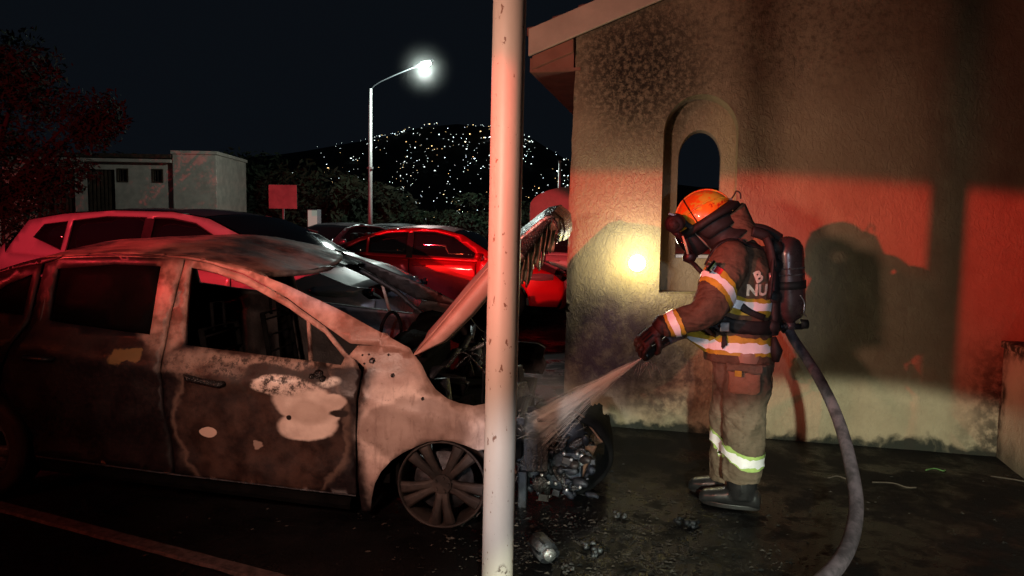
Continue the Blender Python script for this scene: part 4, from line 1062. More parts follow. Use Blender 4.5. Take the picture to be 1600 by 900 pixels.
    for i in range(len(pp) - 1):
        for k in range(3): a = i * 4 + k; ff.append((a, a + 1, a + 5, a + 4))
    o = mesh('side_flange', fl[:4 * 5], [q3 for q3 in ff if max(q3) < 20], 'hood_paint', hd, True); s = o.modifiers.new('s', 'SOLIDIFY'); s.thickness = .006; s.offset = 0
    o = mesh('curled_flange', fl[16:], [tuple(i - 16 for i in q3) for q3 in ff if min(q3) >= 16], 'char_gloss', hd, True); s = o.modifiers.new('s', 'SOLIDIFY'); s.thickness = .006; s.offset = 0
    # inner frame ribs of the hood
    for j in range(7):
        y0 = .14 + j * .215
        pts = [pp[i] + ds[i] * (wid[i] * .55 + .01) + Vector((0, y0 + .03 * sin(i * 1.3 + j), .06 * y0)) for i in range(1, len(pp) - 1)]
        MB().tube(pts, [(.02, .035)] * len(pts), 8).build('inner_rib', 'rib_metal' if j % 2 == 0 else 'soot_metal', hd, True)
    for i, w in ((5, .05), (7, .045), (8, .04)):
        MB().tube([pp[i] + ds[i] * (wid[i] * .75) + Vector((0, .12 + k * .17, .06 * k / 8 + .012 * sin(k * 2.3 + i))) for k in range(9)], [(.018, w * .5)] * 9, 8).build('cross_rib', 'rib_metal', hd, True)
    v = []; f = []; nu, nv = 60, 14
    for i in range(nu + 1):
        a = i / nu; top = Vector((.395 + .19 * a, 0, 1.525 + .105 * min(1, a * 1.25) - .03 * max(0, a - .8) / .2)); bot = Vector((.385 + .17 * a, 0, 1.24 + .24 * a + .03 * sin(a * 17)))
        for k in range(nv + 1):
            q2 = top + (bot - top) * k / nv; dep = .024 * sin(a * 2 * pi * 6.5 + .5 * sin(k * .6)) * (.5 + .5 * sin(pi * min(1, k / nv + .15))) + .012 * mnoise.noise(q2 * 22)
            v.append((q2.x + .010 * mnoise.noise(q2 * 13), .115 + dep + .03 * k / nv, q2.z))
    for i in range(nu):
        if i in (37, 38): rng_ = range(0, 7)
        else: rng_ = range(nv - (i // 3) % 2)
        for k in rng_: a = i * (nv + 1) + k; f.append((a, a + 1, a + nv + 2, a + nv + 1))
    o = mesh('corrugated_edge', v, f, 'rib_metal', hd, True); q3 = o.modifiers.new('s', 'SOLIDIFY'); q3.thickness = .005
    MB().tube([(.30, .085, 1.44), (.40, .088, 1.535), (.47, .09, 1.595), (.525, .095, 1.640), (.565, .10, 1.645)], [.006, .010, .014, .012, .006], 8).build('bright_edge', 'bare_alloy', hd, True)
    # prop and hinge
    MB().tube([(-.15, .14, .90), (-.10, .13, .96)], .016, 6).build('hinge', 'rust', hd)
    MB().tube([(.14, .55, .55), (.17, .42, .98), (.19, .35, 1.14)], .006, 6).build('prop_rod', 'soot_metal', r)
    # arcs of wiring and pipe seen under the hood
    arc = spline([(.02, .55, .86), (.14, .50, .90), (.23, .48, .99), (.26, .50, 1.10), (.22, .55, 1.16)], 6)
    MB().tube(arc, .012, 6).build('pipe', 'bare_alloy', r, True)
    for k in range(6):
        rnd = random.Random(50 + k)
        MB().tube(spline([(-.05 + .05 * k, .3 + .12 * k, .78), (.05 + .04 * k, .35 + .1 * k, .88 + rnd.uniform(-.05, .06)), (.16, .4 + .1 * k, .80 + rnd.uniform(-.05, .05)), (.28, .35 + .13 * k, .66)], 5), .005 + .002 * (k % 3), 6).build('wire_loom', 'char_gloss', r, True)
    return r
def burnt_mats():
    m = M('scorched_glass', (.002, .002, .002), .3, 0, .04); m.rough(m.rng(m.noise(7, 5), .35, .65, .35, .9)); m.bump(m.noise(22, 5), .8, .02); MAT['scorched_glass'] = m.m
    m = M('smoked_glass', (.0015, .0015, .0015), .5, 0, .03); m.rough(m.rng(m.noise(4, 5), .3, .7, .5, .9)); MAT['smoked_glass'] = m.m
    simple('charred_paint', (.014, .010, .009), .6, 0, .6, 8, .5)
    simple('char_gloss', (.014, .013, .013), .28, 0, .5, 30, .9)
    simple('rib_metal', (.13, .135, .095), .35, .5, .6, 18, .7); simple('bare_alloy', (.45, .46, .46), .3, .7, .5, 25, .6)
    m = M('wheel_ash', rough=.65, metal=.2); c = m.mix(m.rng(m.noise(7, 6, .7), .35, .65), (.010, .009, .009), (.05, .040, .035)); m.color(c); m.bump(m.noise(50, 4), .4, .004); MAT['wheel_ash'] = m.m
burnt_mats()
CAR = burnt_car()

def engine():
    rnd = random.Random(12)
    r = CAR
    def bx(name, c, d, mat='soot_metal', rz=0, ry=0, bev=.008):
        return MB().box(c, d, (Matrix.Rotation(rz, 3, 'Z') @ Matrix.Rotation(ry, 3, 'Y'))).build(name, mat, r, bevel=bev)
    eb = bx('engine_block', (.50, .78, .27), (.34, .42, .34), rz=.1)
    bx('battery_box', (.46, .47, .29), (.16, .12, .20), 'char_gloss', .05)
    for k in range(4): MB().box((.415 + .03 * k, .405, .29), (.006, .006, .17)).build('battery_rib', 'engine_alloy', r)
    bx('gearbox', (.62, .62, .17), (.26, .22, .24), 'engine_alloy', -.1, .06, .03)
    bx('radiator_support', (.40, .42, .08), (.05, .10, .24), 'soot_metal')
    for i in range(120):
        c = (rnd.uniform(.36, .80), rnd.uniform(.42, .62), rnd.uniform(.02, .42)); mt = rnd.choice(['soot_metal', 'char_gloss', 'engine_alloy', 'soot_metal', 'char_gloss', 'charred_paint'])
        if i % 3 == 0: bx(rnd.choice(['bracket', 'housing', 'cover']), c, (rnd.uniform(.01, .07), rnd.uniform(.015, .05), rnd.uniform(.006, .05)), mt, rnd.uniform(-.3, .3), rnd.uniform(-.35, .35), .004)
        else:
            C0 = Vector(c); d0 = Vector((rnd.gauss(0, 1), rnd.gauss(0, .5), rnd.gauss(0, 1))).normalized() * rnd.uniform(.012, .05); r0 = rnd.uniform(.008, .028)
            MB().tube([C0 - d0, C0 - d0 * .5, C0 + d0 * .4 + Vector((0, 0, .006)), C0 + d0], [r0 * .6, r0, r0 * rnd.uniform(.7, 1.1), r0 * .5], 9).build(rnd.choice(['melted_part', 'fitting', 'hose_stub']), mt, r, True)
    for i in range(12):
        c = Vector((rnd.uniform(.42, .76), .40 + rnd.uniform(0, .1), rnd.uniform(.03, .38)))
        MB().cyl(c, c + Vector((0, -.02, 0)), .009, 8).build('bolt', 'bare_alloy', r, True)
    for i in range(24):
        p = Vector((rnd.uniform(.36, .8), rnd.uniform(.45, .8), rnd.uniform(.1, .5))); pts = [p]
        for k in range(4): p = p + Vector((rnd.uniform(-.1, .1), rnd.uniform(-.08, .08), rnd.uniform(-.09, .07))); pts.append(p)
        MB().tube(spline(pts, 4), rnd.uniform(.006, .016), 7).build('pipe', rnd.choice(['char_gloss', 'soot_metal', 'char_gloss', 'rust']), r, True)
    # pulley drum and belt housing
    MB().cyl((.66, .52, .39), (.66, .66, .39), .085, 24).build('pulley', 'soot_metal', r, True)
    MB().cyl((.54, .44, .40), (.54, .5, .40), .05, 20).build('pulley', 'grey_metal', r, True)
    MB().cyl((.50, .40, .12), (.50, .45, .12), .045, 18).build('oil_filter', 'char_gloss', r, True)
    # curved crash beam and warped bumper skin at the nose
    v = []; f = []; n = 26
    for i in range(n + 1):
        a = radians(105 - 190 * i / n)
        for k in range(9):
            y = .58 + k * .10; rr = .235 + .02 * mnoise.noise(Vector((a * 1.5, y * 3, 0))) - .02 * (k == 0)
            v.append((.66 + rr * cos(a) * 1.05, y, .24 + rr * sin(a)))
    for i in range(n):
        for k in range(8): q = i * 9 + k; f.append((q, q + 1, q + 10, q + 9))
    o = mesh('bumper_shell', v, [q for k, q in enumerate(f) if k % 8 < 4 + (k // 8) % 3], 'charred_interior', r, True); s = o.modifiers.new('s', 'SOLIDIFY'); s.thickness = .02
    MB().tube([(.79, .55, .33), (.745, .56, .22), (.70, .56, .10)], [(.02, .035)] * 3, 8).build('crash_beam', 'rust', r)
    for z in (.225, .265): MB().cyl((.735, .535, z), (.735, .50, z), .013, 10).build('bolt', 'bare_alloy', r, True)
    MB().cyl((.255, .02, .52), (.270, -.003, .52), .030, 10).build('fog_lamp', 'bare_alloy', r, True)
    MB().box((.36, .9, .5), (.10, 1.1, .05)).build('slam_panel', 'soot_metal', r, bevel=.008)
    MB().box((.15, .85, .40), (.5, 1.0, .26)).build('subframe', 'charred_interior', r, bevel=.03)
    for i in range(10):
        c = (rnd.uniform(-.1, .3), rnd.uniform(.3, 1.3), rnd.uniform(.5, .66)); bx('housing', c, (rnd.uniform(.06, .2), rnd.uniform(.06, .2), rnd.uniform(.05, .14)), rnd.choice(['char_gloss', 'soot_metal', 'charred_interior']), rnd.uniform(-1, 1), rnd.uniform(-.4, .4))
engine()

def debris():
    def thing_mesh(mb, name, mat, loc, label, cat, bevel=0): 
        o = mb.build(name, mat, None, True, bevel); o.location = loc; return tag(o, label, cat)
    r = empty('alternator', (.165, 3.42, .0), .4, 'round burnt alternator lying on the ground beside the round post', 'engine part')
    MB().cyl((0, -.06, .055), (0, .06, .062), .052, 20).build('body', 'grey_metal', r, True)
    MB().cyl((0, -.085, .055), (0, -.06, .055), .030, 16).build('pulley', 'bare_alloy', r, True)
    MB().cyl((0, -.095, .055), (0, -.084, .055), .011, 10).build('shaft', 'bare_alloy', r, True)
    for k in range(6): MB().box((.046 * cos(k), 0, .058 + .046 * sin(k)), (.014, .125, .014)).build('rib', 'soot_metal', r)
    MB().box((.05, .02, .02), (.07, .05, .04), Matrix.Rotation(.4, 3, 'Y')).build('bracket', 'soot_metal', r)
    rnd = random.Random(31)
    def chunk(n, s, seed):
        rn = random.Random(seed); mb = MB()
        for _ in range(n):
            c = Vector((rn.uniform(-s, s), rn.uniform(-s, s), rn.uniform(.0, s * .7)))
            mb.tube([c, c + Vector((rn.uniform(-s, s), rn.uniform(-s, s), rn.uniform(-.2, .4) * s)) * .8], [rn.uniform(.15, .4) * s, rn.uniform(.1, .3) * s], 6)
        return mb
    for nm, x, y, s, mat, lab in (('melted_lump', .42, 3.52, .045, 'grey_metal', 'shiny melted alloy lump on the wet ground in front of the engine'), ('charred_scrap', .98, 3.86, .05, 'soot_metal', 'flat charred scrap on the ground left of the boots'), ('metal_scrap', .62, 3.95, .03, 'grey_metal', 'small grey metal scrap near the foot of the wall'), ('burnt_lump', .27, 3.30, .035, 'ash', 'crumbly burnt lump in front of the alternator')):
        thing_mesh(chunk(9, s, int(x * 100)), nm, mat, (x, y, .0), lab, 'debris')
    # twigs by the wall foot
    for i, (x, y, a, L) in enumerate(((2.78, 4.80, .1, .07), (2.30, 4.55, -.35, .12), (3.15, 4.70, -.75, .18), (2.05, 4.62, .1, .07))):
        v = MB().tube(spline([(0, 0, .008), (L, .01, .016), (L * 1.6, -.02, .008), (L * 2.1, .01, .006)], 4), .005, 5)
        o = v.build('twig', 'twig_green' if i == 0 else 'twig', None, True); o.location = (x, y, 0); o.rotation_euler = (0, 0, a)
        tag(o, ['pale green stalk lying near the right foot of the wall', 'dry twig lying before the middle of the wall foot', 'dry twig slanting towards the low garden wall', 'short pale twig lying behind the hose'][i], 'twig')
    v = []; f = []
    for i in range(3000):
        if rnd.random() < .6: x, y = .55 + rnd.gauss(0, .42), 3.55 + rnd.gauss(0, .30)
        else: x, y = rnd.uniform(-4, 4), rnd.uniform(2.2, 4.9)
        s = (.002 + .0045 * rnd.random() ** 3); a = rnd.uniform(0, 6.3)
        c = Vector((x, y, .001)); d = Vector((cos(a), sin(a), 0)) * s * rnd.uniform(1, 3); e = Vector((-sin(a), cos(a), 0)) * s; h = Vector((rnd.uniform(-.4, .4) * s, 0, s * rnd.uniform(.5, 1.6)))
        n = len(v); v += [c - d - e, c + d - e, c + d + e, c - d + e, c + h]; f += [(n, n + 1, n + 4), (n + 1, n + 2, n + 4), (n + 2, n + 3, n + 4), (n + 3, n, n + 4)]
    tag(mesh('burnt_debris', v, f, 'debris_bits'), 'fine burnt grit and flakes scattered over the wet ground', 'debris', None, 'stuff')
m = M('debris_bits', rough=.75, spec=.2); m.color(m.mix(m.rng(m.noise(6, 3), .45, .6), (.010, .010, .010), (.06, .052, .044))); MAT['debris_bits'] = m.m
simple('twig', (.08, .06, .045), .8); simple('twig_green', (.08, .18, .05), .7)
debris()

# ------------------------------------------------------------------ firefighter
PO = Vector((1.34, 4.2, 0))
def rel(x, z, Y=4.2):                # a point of the side view in the plane y = 4.2 moved to the depth Y
    k = Y / 4.2; return Vector((x * k, Y, 1.6 + (z - 1.6) * k)) - PO
def fuse(mb, name, mat, parent, vox=.012, sm=6, fold=.012, scale=.16, sub=False):
    o = mb.build(name, mat, parent, True)
    m = o.modifiers.new('remesh', 'REMESH'); m.mode = 'VOXEL'; m.voxel_size = vox; m.use_smooth_shade = True
    if sm: m = o.modifiers.new('smooth', 'SMOOTH'); m.iterations = sm; m.factor = .5
    if fold:
        t = bpy.data.textures.new(name + '_folds', 'CLOUDS'); t.noise_scale = scale; t.noise_depth = 2
        m = o.modifiers.new('folds', 'DISPLACE'); m.texture = t; m.strength = fold; m.mid_level = .5; m.texture_coords = 'LOCAL'
    return o
def ell(c, f, s, a, b, n=28, up=None, sq=2.0):
    """ring around c in the plane of unit vectors f and s"""
    out = []
    for k in range(n):
        t = 2 * pi * k / n; ct, st = cos(t), sin(t)
        e = 2.0 / sq
        out.append(c + f * (a * (abs(ct) ** e) * (1 if ct >= 0 else -1)) + s * (b * (abs(st) ** e) * (1 if st >= 0 else -1)))
    return out
def band(name, ring_fn, mat, parent, target, off, w, n=56, m=4, arc=None):
    """strip that lies on the cloth: ring_fn(t, v) -> point; shrink-wrapped to the target"""
    v = []; f = []
    for i in range(m + 1):
        for k in range(n): v.append(ring_fn(k / n if arc is None else arc[0] + (arc[1] - arc[0]) * k / (n - 1), (i / m - .5) * w))
    for i in range(m):
        for k in range(n if arc is None else n - 1): f.append((i * n + k, i * n + (k + 1) % n, (i + 1) * n + (k + 1) % n, (i + 1) * n + k))
    o = mesh(name, v, f, mat, parent, True)
    s = o.modifiers.new('wrap', 'SHRINKWRAP'); s.target = target; s.wrap_method = 'NEAREST_SURFACEPOINT'; s.wrap_mode = 'OUTSIDE_SURFACE'; s.offset = off
    return o
def firefighter():
    r = empty('person', PO, 0, 'firefighter in brown turnout gear and orange helmet bending forward with a hose', 'person')
    f = Vector((-.93, .36, 0)).normalized(); s = Vector((-f.y, f.x, 0))      # forward, own left (towards the camera)
    Z = Vector((0, 0, 1))
    # ---- body: one continuous figure under the gear, head and neck included
    b = MB()
    head = rel(1.075, 1.600, 4.22); hd = Vector((-.70, .24, -.66)).normalized(); hu = Vector((-.52, .14, .84)); hu = (hu - hd * hu.dot(hd)).normalized(); hs = hu.cross(hd)
    rings = []
    for k in range(13):
        t = -1 + 2 * k / 12; q = sqrt(max(.02, 1 - t * t))
        rings.append([head + hu * (.118 * t) + hd * (.098 * q * cos(a) * (1 if t > -.2 else .92)) + hs * (.076 * q * sin(a)) + hd * (.02 * (t < 0)) for a in [2 * pi * j / 24 for j in range(24)]])
    b.loft(rings)
    b.tube([head - hu * .05 - hd * .03, rel(1.20, 1.50, 4.22), rel(1.27, 1.38, 4.22)], [.062, .065, .10], 16)
    b.loft([ell(rel(x, z, 4.22), f, s, a, w, 24) for z, x, a, w in ((.82, 1.32, .14, .17), (.95, 1.31, .13, .16), (1.10, 1.30, .13, .16), (1.25, 1.31, .14, .18), (1.38, 1.30, .13, .19), (1.46, 1.27, .09, .14))])
    legs = ((4.11, 1.372, 1.352, 1.362), (4.30, 1.300, 1.275, 1.285))
    for Y, x0, x1, x2 in legs:
        b.tube([rel(x0 - .02, .90, Y), rel(x1, .52, Y), rel(x2, .16, Y), rel(x2, .07, Y)], [.10, .07, .055, .045], 14)
    NS, NE, NW = rel(1.235, 1.405, 4.02), rel(1.108, 1.118, 3.90), rel(.882, 1.035, 3.93)
    FS, FE, FW = rel(1.25, 1.41, 4.42), rel(1.12, 1.12, 4.50), rel(.93, 1.01, 4.18)
    for a, c, d in ((NS, NE, NW), (FS, FE, FW)): b.tube([a, (a + c) / 2, c, (c + d) / 2, d], [.055, .052, .045, .04, .03], 12)
    # nose and ears
    b.tube([head + hd * .085 + hu * .02, head + hd * .115 - hu * .015, head + hd * .088 - hu * .03], [.008, .016, .012], 8)
    for q in (-1, 1): b.tube([head + hs * .072 * q + hu * .025, head + hs * .084 * q, head + hs * .070 * q - hu * .03], [.010, .018, .009], 8)
    fuse(b, 'body', 'skin', r, .011, 3, 0)
    for q in (-1, 1): MB().tube([head + hd * .082 + hs * .030 * q + hu * .018, head + hd * .096 + hs * .031 * q + hu * .018], [.012, .007], 10).build('eye', 'strap_black', r, True)
    # ---- coat
    c = MB()
    tor = [(.845, 1.316, .200, .19), (.90, 1.310, .193, .19), (.96, 1.306, .188, .19), (1.06, 1.298, .188, .20), (1.16, 1.298, .190, .21), (1.26, 1.302, .190, .225), (1.36, 1.305, .185, .238), (1.43, 1.300, .165, .225), (1.49, 1.285, .135, .175), (1.535, 1.262, .108, .125)]
    trings = [ell(rel(x, z, 4.22), f, s, a, w, 36, sq=2.3) for z, x, a, w in tor]
    c.loft(trings)
    for a, e, w in ((NS, NE, NW), (FS, FE, FW)):
        pts = spline([a + Vector((.05, .03 if a is NS else -.03, .02)), a, (a + e) / 2 + Vector((.01, 0, 0)), e, (e + w) / 2, w], 4)
        rad = [lerp_curve([(0, .10), (.2, .114), (.4, .106), (.60, .092), (.8, .072), (1, .060)], i / (len(pts) - 1)) for i in range(len(pts))]
        c.tube(pts, rad, 20)
    coat = fuse(c, 'coat', 'turnout_cloth', r, .0085, 5, .024, .13)
    # wrinkles pulled from armpit and elbow
    t = bpy.data.textures.new('wrinkles', 'CLOUDS'); t.noise_scale = .045; t.noise_depth = 1
    m = coat.modifiers.new('wrinkles', 'DISPLACE'); m.texture = t; m.strength = .006; m.texture_coords = 'LOCAL'
    # collar, standing up
    cn = rel(1.225, 1.60, 4.22); cf = Vector((-.80, .30, -.42)).normalized(); cu = Vector((-.42, .10, .90)); cu = (cu - cf * cu.dot(cf)).normalized(); cs = cu.cross(cf)
    rr = []
    for k, (h, a, w) in enumerate(((-.11, .150, .150), (-.03, .140, .132), (.050, .142, .128), (.062, .130, .118), (-.02, .110, .105))):
        rr.append([cn + cf * (a * cos(q)) + cs * (w * sin(q)) + cu * (h + (.035 if k in (2, 3) else .012) * cos(q + pi) + .006 * sin(5 * q)) for q in [2 * pi * j / 32 for j in range(32)]])
    MB().loft(rr, False).build('collar', 'turnout_cloth', r, True)
    # flap of the hood round the neck
    # ---- trousers
    t = MB(); t.loft([ell(rel(x, z, 4.22), f, s, a, w, 30) for z, x, a, w in ((.62, 1.33, .10, .13), (.72, 1.335, .15, .155), (.84, 1.335, .175, .175), (.97, 1.31, .17, .175))])
    for Y, x0, x1, x2 in legs:
        t.tube([rel(x0, .84, Y), rel(x0 - .002, .70, Y), rel(x1 + .006, .52, Y), rel(x1 + .012, .34, Y), rel(x2 - .004, .20, Y), rel(x2 - .004, .135, Y)], [.132, .130, .120, .114, .110, .109], 24)
    tr = fuse(t, 'trousers', 'trouser_cloth', r, .009, 4, .030, .11)
    tx = bpy.data.textures.new('leg_wrinkles', 'CLOUDS'); tx.noise_scale = .04; m = tr.modifiers.new('w', 'DISPLACE'); m.texture = tx; m.strength = .010; m.texture_coords = 'LOCAL'
    # pocket on the near thigh
    Y0, x0 = 4.11, 1.34
    def onleg(cx, cz, R, t, z, Y): a = t; k = Y / 4.2; c0 = rel(cx, z, Y); return c0 + Vector((R * sin(a), -R * cos(a), 0))
    v = []; ff = []
    nx, nz = 12, 8
    for j in range(nz + 1):
        for i in range(nx + 1):
            a = -1.15 + 1.35 * i / nx; z = .665 + .165 * j / nz
            if j == 0 and (i in (0, nx)): z += .02
            v.append(onleg(1.365, z, .165, a, z, 4.10))
    for j in range(nz):
        for i in range(nx): q = j * (nx + 1) + i; ff.append((q, q + 1, q + nx + 2, q + nx + 1))
    pk = mesh('pocket', v, ff, 'knee_patch', r, True); q = pk.modifiers.new('wrap', 'SHRINKWRAP'); q.target = tr; q.offset = .014; q.wrap_mode = 'OUTSIDE_SURFACE'; q = pk.modifiers.new('s', 'SOLIDIFY'); q.thickness = .014; q.offset = -1; q = pk.modifiers.new('b', 'BEVEL'); q.width = .004
    v = [onleg(1.365, z, .165, a, z, 4.10) for z in (.795, .84) for a in (-1.18, -.9, -.6, -.3, 0, .24)]
    fl = mesh('pocket_flap', v, [(i, i + 1, i + 7, i + 6) for i in range(5)], 'trouser_cloth', r, True); q = fl.modifiers.new('sub', 'SUBSURF'); q.subdivision_type = 'SIMPLE'; q.levels = 2; q = fl.modifiers.new('wrap', 'SHRINKWRAP'); q.target = tr; q.offset = .030; q.wrap_mode = 'OUTSIDE_SURFACE'; q = fl.modifiers.new('s', 'SOLIDIFY'); q.thickness = .012; q.offset = -1
    v = [onleg(1.365, z, .165, a, z, 4.10) for z in (.775, .805) for a in (-.72, -.60, -.48)]
    lb = mesh('pocket_label', v, [(i, i + 1, i + 4, i + 3) for i in range(2)], 'tape_yellow', r, True); q = lb.modifiers.new('wrap', 'SHRINKWRAP'); q.target = tr; q.offset = .046; q.wrap_mode = 'OUTSIDE_SURFACE'
    # trouser bands: lime edge, silver middle
    for Y, x1, z0 in ((4.11, 1.355, .262), (4.30, 1.275, .345)):
        def fn(tt, vv, Y=Y, x1=x1, z0=z0):
            a = 2 * pi * tt; d = Vector((sin(a), -cos(a), 0)); c0 = rel(x1, z0 + .055 * max(0, -sin(a)) ** 2, Y); return c0 + d * .16 + Vector((0, 0, vv))
        band('reflective_band', fn, 'tape_lime', r, tr, .004, .082)
        band('reflective_tape', fn, 'tape_silver', r, tr, .008, .048)
    # ---- bands on the coat
    def ring_on(trings_fn, z, tilt=0): pass
    def torso_ring(z, tilt, tiltf=0):
        def fn(tt, vv):
            a = 2 * pi * tt; zz = z + tilt * cos(a) + tiltf * sin(a); return rel(1.30, zz, 4.22) + f * (.26 * cos(a)) + s * (.28 * sin(a)) + Vector((0, 0, vv))
        return fn
    for z, tl in ((1.175, .010), (.945, .0)):
        band('reflective_band', torso_ring(z, tl), 'tape_yellow', r, coat, .005, .098, 120)
        band('reflective_tape', torso_ring(z, tl), 'tape_silver', r, coat, .0095, .040, 120)
    def arm_ring(p, d, R, rx=0):
        d = d.normalized(); n = (Z - d * Z.dot(d)).normalized(); bb = d.cross(n)
        return lambda tt, vv: p + n * (R * cos(2 * pi * tt)) + bb * (R * sin(2 * pi * tt)) + d * vv
    ua = (NE - NS); p = NS + ua * .56
    band('reflective_band', arm_ring(p, Vector((ua.x * 1.0 - .06, ua.y, ua.z * .80)), .155), 'tape_yellow', r, coat, .005, .100, 90)
    band('reflective_tape', arm_ring(p, Vector((ua.x * 1.0 - .06, ua.y, ua.z * .80)), .155), 'tape_silver', r, coat, .0095, .040, 90)
    fa = (NW - NE); p = NE + fa * .80
    band('reflective_band', arm_ring(p, fa, .11), 'tape_yellow', r, coat, .005, .086, 80)
    band('reflective_tape', arm_ring(p, fa, .11), 'tape_silver', r, coat, .0095, .034, 80)
    ua = (FE - FS); band('reflective_band', arm_ring(FS + ua * .56, ua, .155), 'tape_yellow', r, coat, .004, .08)
    fa2 = (FW - FE); band('reflective_band', arm_ring(FE + fa2 * .8, fa2, .11), 'tape_yellow', r, coat, .004, .07)
    # cuffs
    for w, d in ((NW, fa), (FW, fa2)):
        d = d.normalized(); MB().tube([w - d * .012, w + d * .004, w + d * .028], [.060, .064, .045], 18).build('cuff', 'turnout_cloth', r, True)
    # flag patch on the near shoulder: green, white, red with a small dark device
    pc = rel(1.150, 1.365, 3.90); dx = Vector((.80, .0, -.60)).normalized(); dz = Vector((.60, 0, .80)).normalized()
    def patch(name, x0, x1, z0, z1, mat, off):
        v = []; nn = 6
        for j in range(nn + 1):
            for i in range(nn + 1): v.append(pc + dx * (x0 + (x1 - x0) * i / nn) + dz * (z0 + (z1 - z0) * j / nn) + Vector((0, -.06, 0)))
        o = mesh(name, v, [(j * 7 + i, j * 7 + i + 1, j * 7 + i + 8, j * 7 + i + 7) for j in range(nn) for i in range(nn)], mat, r, True)
        q = o.modifiers.new('wrap', 'SHRINKWRAP'); q.target = coat; q.wrap_method = 'PROJECT'; q.use_project_x = q.use_project_z = False; q.use_project_y = True; q.use_positive_direction = True; q.use_negative_direction = False; q.offset = off; q.wrap_mode = 'ABOVE_SURFACE'
        return o
    simple('flag_green', (.05, .22, .10), .7); simple('flag_white', (.65, .62, .58), .7); simple('flag_red', (.55, .02, .03), .7)
    patch('flag_field', -.047, .047, -.032, .032, 'strap_black', .005)
    patch('flag_stripe', -.043, -.024, -.028, .028, 'flag_green', .009); patch('flag_stripe', -.024, .010, -.028, .028, 'flag_white', .009); patch('flag_stripe', .010, .043, -.028, .028, 'flag_red', .009); patch('flag_device', -.007, .007, -.009, .010, 'strap_black', .011)
    # lettering on the back, first letters of two lines
    back = -f
    def letters(txt, size, px, z, Y, roll, name):
        cu = bpy.data.curves.new(name, 'FONT'); cu.body = txt; cu.size = size; cu.align_x = 'CENTER'; cu.offset = .0035; cu.resolution_u = 2
        o = bpy.data.objects.new(name, cu); COL.objects.link(o)
        dg = bpy.context.evaluated_depsgraph_get(); me = bpy.data.meshes.new_from_object(o.evaluated_get(dg)); COL.objects.unlink(o); bpy.data.objects.remove(o)
        bm = bmesh.new(); bm.from_mesh(me); bmesh.ops.triangulate(bm, faces=bm.faces)
        for _ in range(2): bmesh.ops.subdivide_edges(bm, edges=[e for e in bm.edges if e.calc_length() > .012], cuts=1)
        bm.to_mesh(me); bm.free(); me.name = name
        o = link(name, me, 'letter_white', r)
        nrm = Vector((.25, -.97, 0)).normalized(); R = Matrix((Z.cross(nrm), Z, nrm)).transposed().to_4x4() @ Matrix.Rotation(roll, 4, 'Z')
        me.transform(Matrix.Translation(rel(px, z, Y) + nrm * .10) @ R)
        q = o.modifiers.new('wrap', 'SHRINKWRAP'); q.target = coat; q.wrap_method = 'PROJECT'; q.use_project_x = q.use_project_z = False; q.use_project_y = True; q.use_positive_direction = True; q.use_negative_direction = False; q.offset = .006; q.wrap_mode = 'ABOVE_SURFACE'
        return o
    letters('B', .085, 1.395, 1.300, 3.98, .45, 'lettering'); letters('NU', .085, 1.385, 1.218, 3.98, .0, 'lettering')
    # ---- boots
    for Y, _, _, x2 in legs:
        a = rel(x2, .20, Y); bt = MB(); toe = rel(x2, .05, Y); toe.z = .054
        bt.tube([a, rel(x2, .10, Y), toe + Vector((.005, 0, .01))], [.092, .085, .078], 20)
        bt.loft([[toe - f * .075 + f * d + s * (w * cos(q)) + Z * (hh * sin(q) + hh - .045) for q in [2 * pi * k / 20 for k in range(20)]] for d, w, hh in ((-.03, .035, .045), (-.01, .050, .056), (.07, .054, .064), (.15, .056, .055), (.22, .056, .046), (.285, .046, .038), (.31, .025, .024))])
        o = fuse(bt, 'boot', 'boot_rubber', r, .008, 3, .004, .05)
        MB().loft([[toe - f * .075 + f * (.135 + .165 * cos(q)) + s * (.052 * sin(q) * (1 + .1 * cos(q))) + Z * h for q in [2 * pi * k / 28 for k in range(28)]] for h in (-.052, -.026)]).build('sole', 'black_plastic', r, bevel=.004)
    # ---- gloves: palm, four unequal bent fingers and a thumb around the nozzle
    def glove(W, d, palm_n, knuckle_dir, nz, sgn, curl=1.0):
        d = d.normalized(); g = MB()
        side = palm_n.cross(d).normalized()
        k0 = W + d * .105
        g.loft([ell(W + d * t, side, palm_n, a, b2, 18) for t, a, b2 in ((-.03, .040, .034), (.0, .036, .028), (.03, .040, .026), (.07, .046, .026), (.10, .045, .022), (.112, .040, .015))])
        for i, (off, ln) in enumerate(((-.042, .074), (-.014, .086), (.014, .082), (.041, .064))):
            p0 = W + d * .092 + side * off; d1 = (d + palm_n * .45 * curl + side * off * 1.5).normalized(); d2 = (d * .55 + palm_n * .95 * curl).normalized(); d3 = (d * .0 + palm_n * 1.0).normalized()
            p1 = p0 + d1 * ln * .50; p2 = p1 + d2 * ln * .36; p3 = p2 + d3 * ln * .26
            g.tube([p0 - d * .01, p0 + d1 * .012, p1, (p1 + p2) / 2, p2, p3], [.0115, .0118, .0118, .0108, .0112, .0085], 10)
        t0 = W + d * .035 + side * (-.036) * sgn; t1 = t0 + (d * .45 - side * sgn * .6 + palm_n * .6).normalized() * .042; t2 = t1 + (d * .75 + palm_n * .8).normalized() * .035; t3 = t2 + (d * .5 + palm_n * .4 + side * sgn * .4).normalized() * .022
        g.tube([t0, t1, t2, t3], [.016, .0145, .013, .010], 10)
        o = fuse(g, 'glove', 'leather_glove', r, .0036, 1, .003, .03)
        for i in range(4): q = W + d * (.045 + .0) + side * (-.03 + .02 * i) - palm_n * .027; MB().tube([q, q + d * .05], [(.003, .006)] * 2, 6).build('knuckle_pad', 'strap_black', o, True)
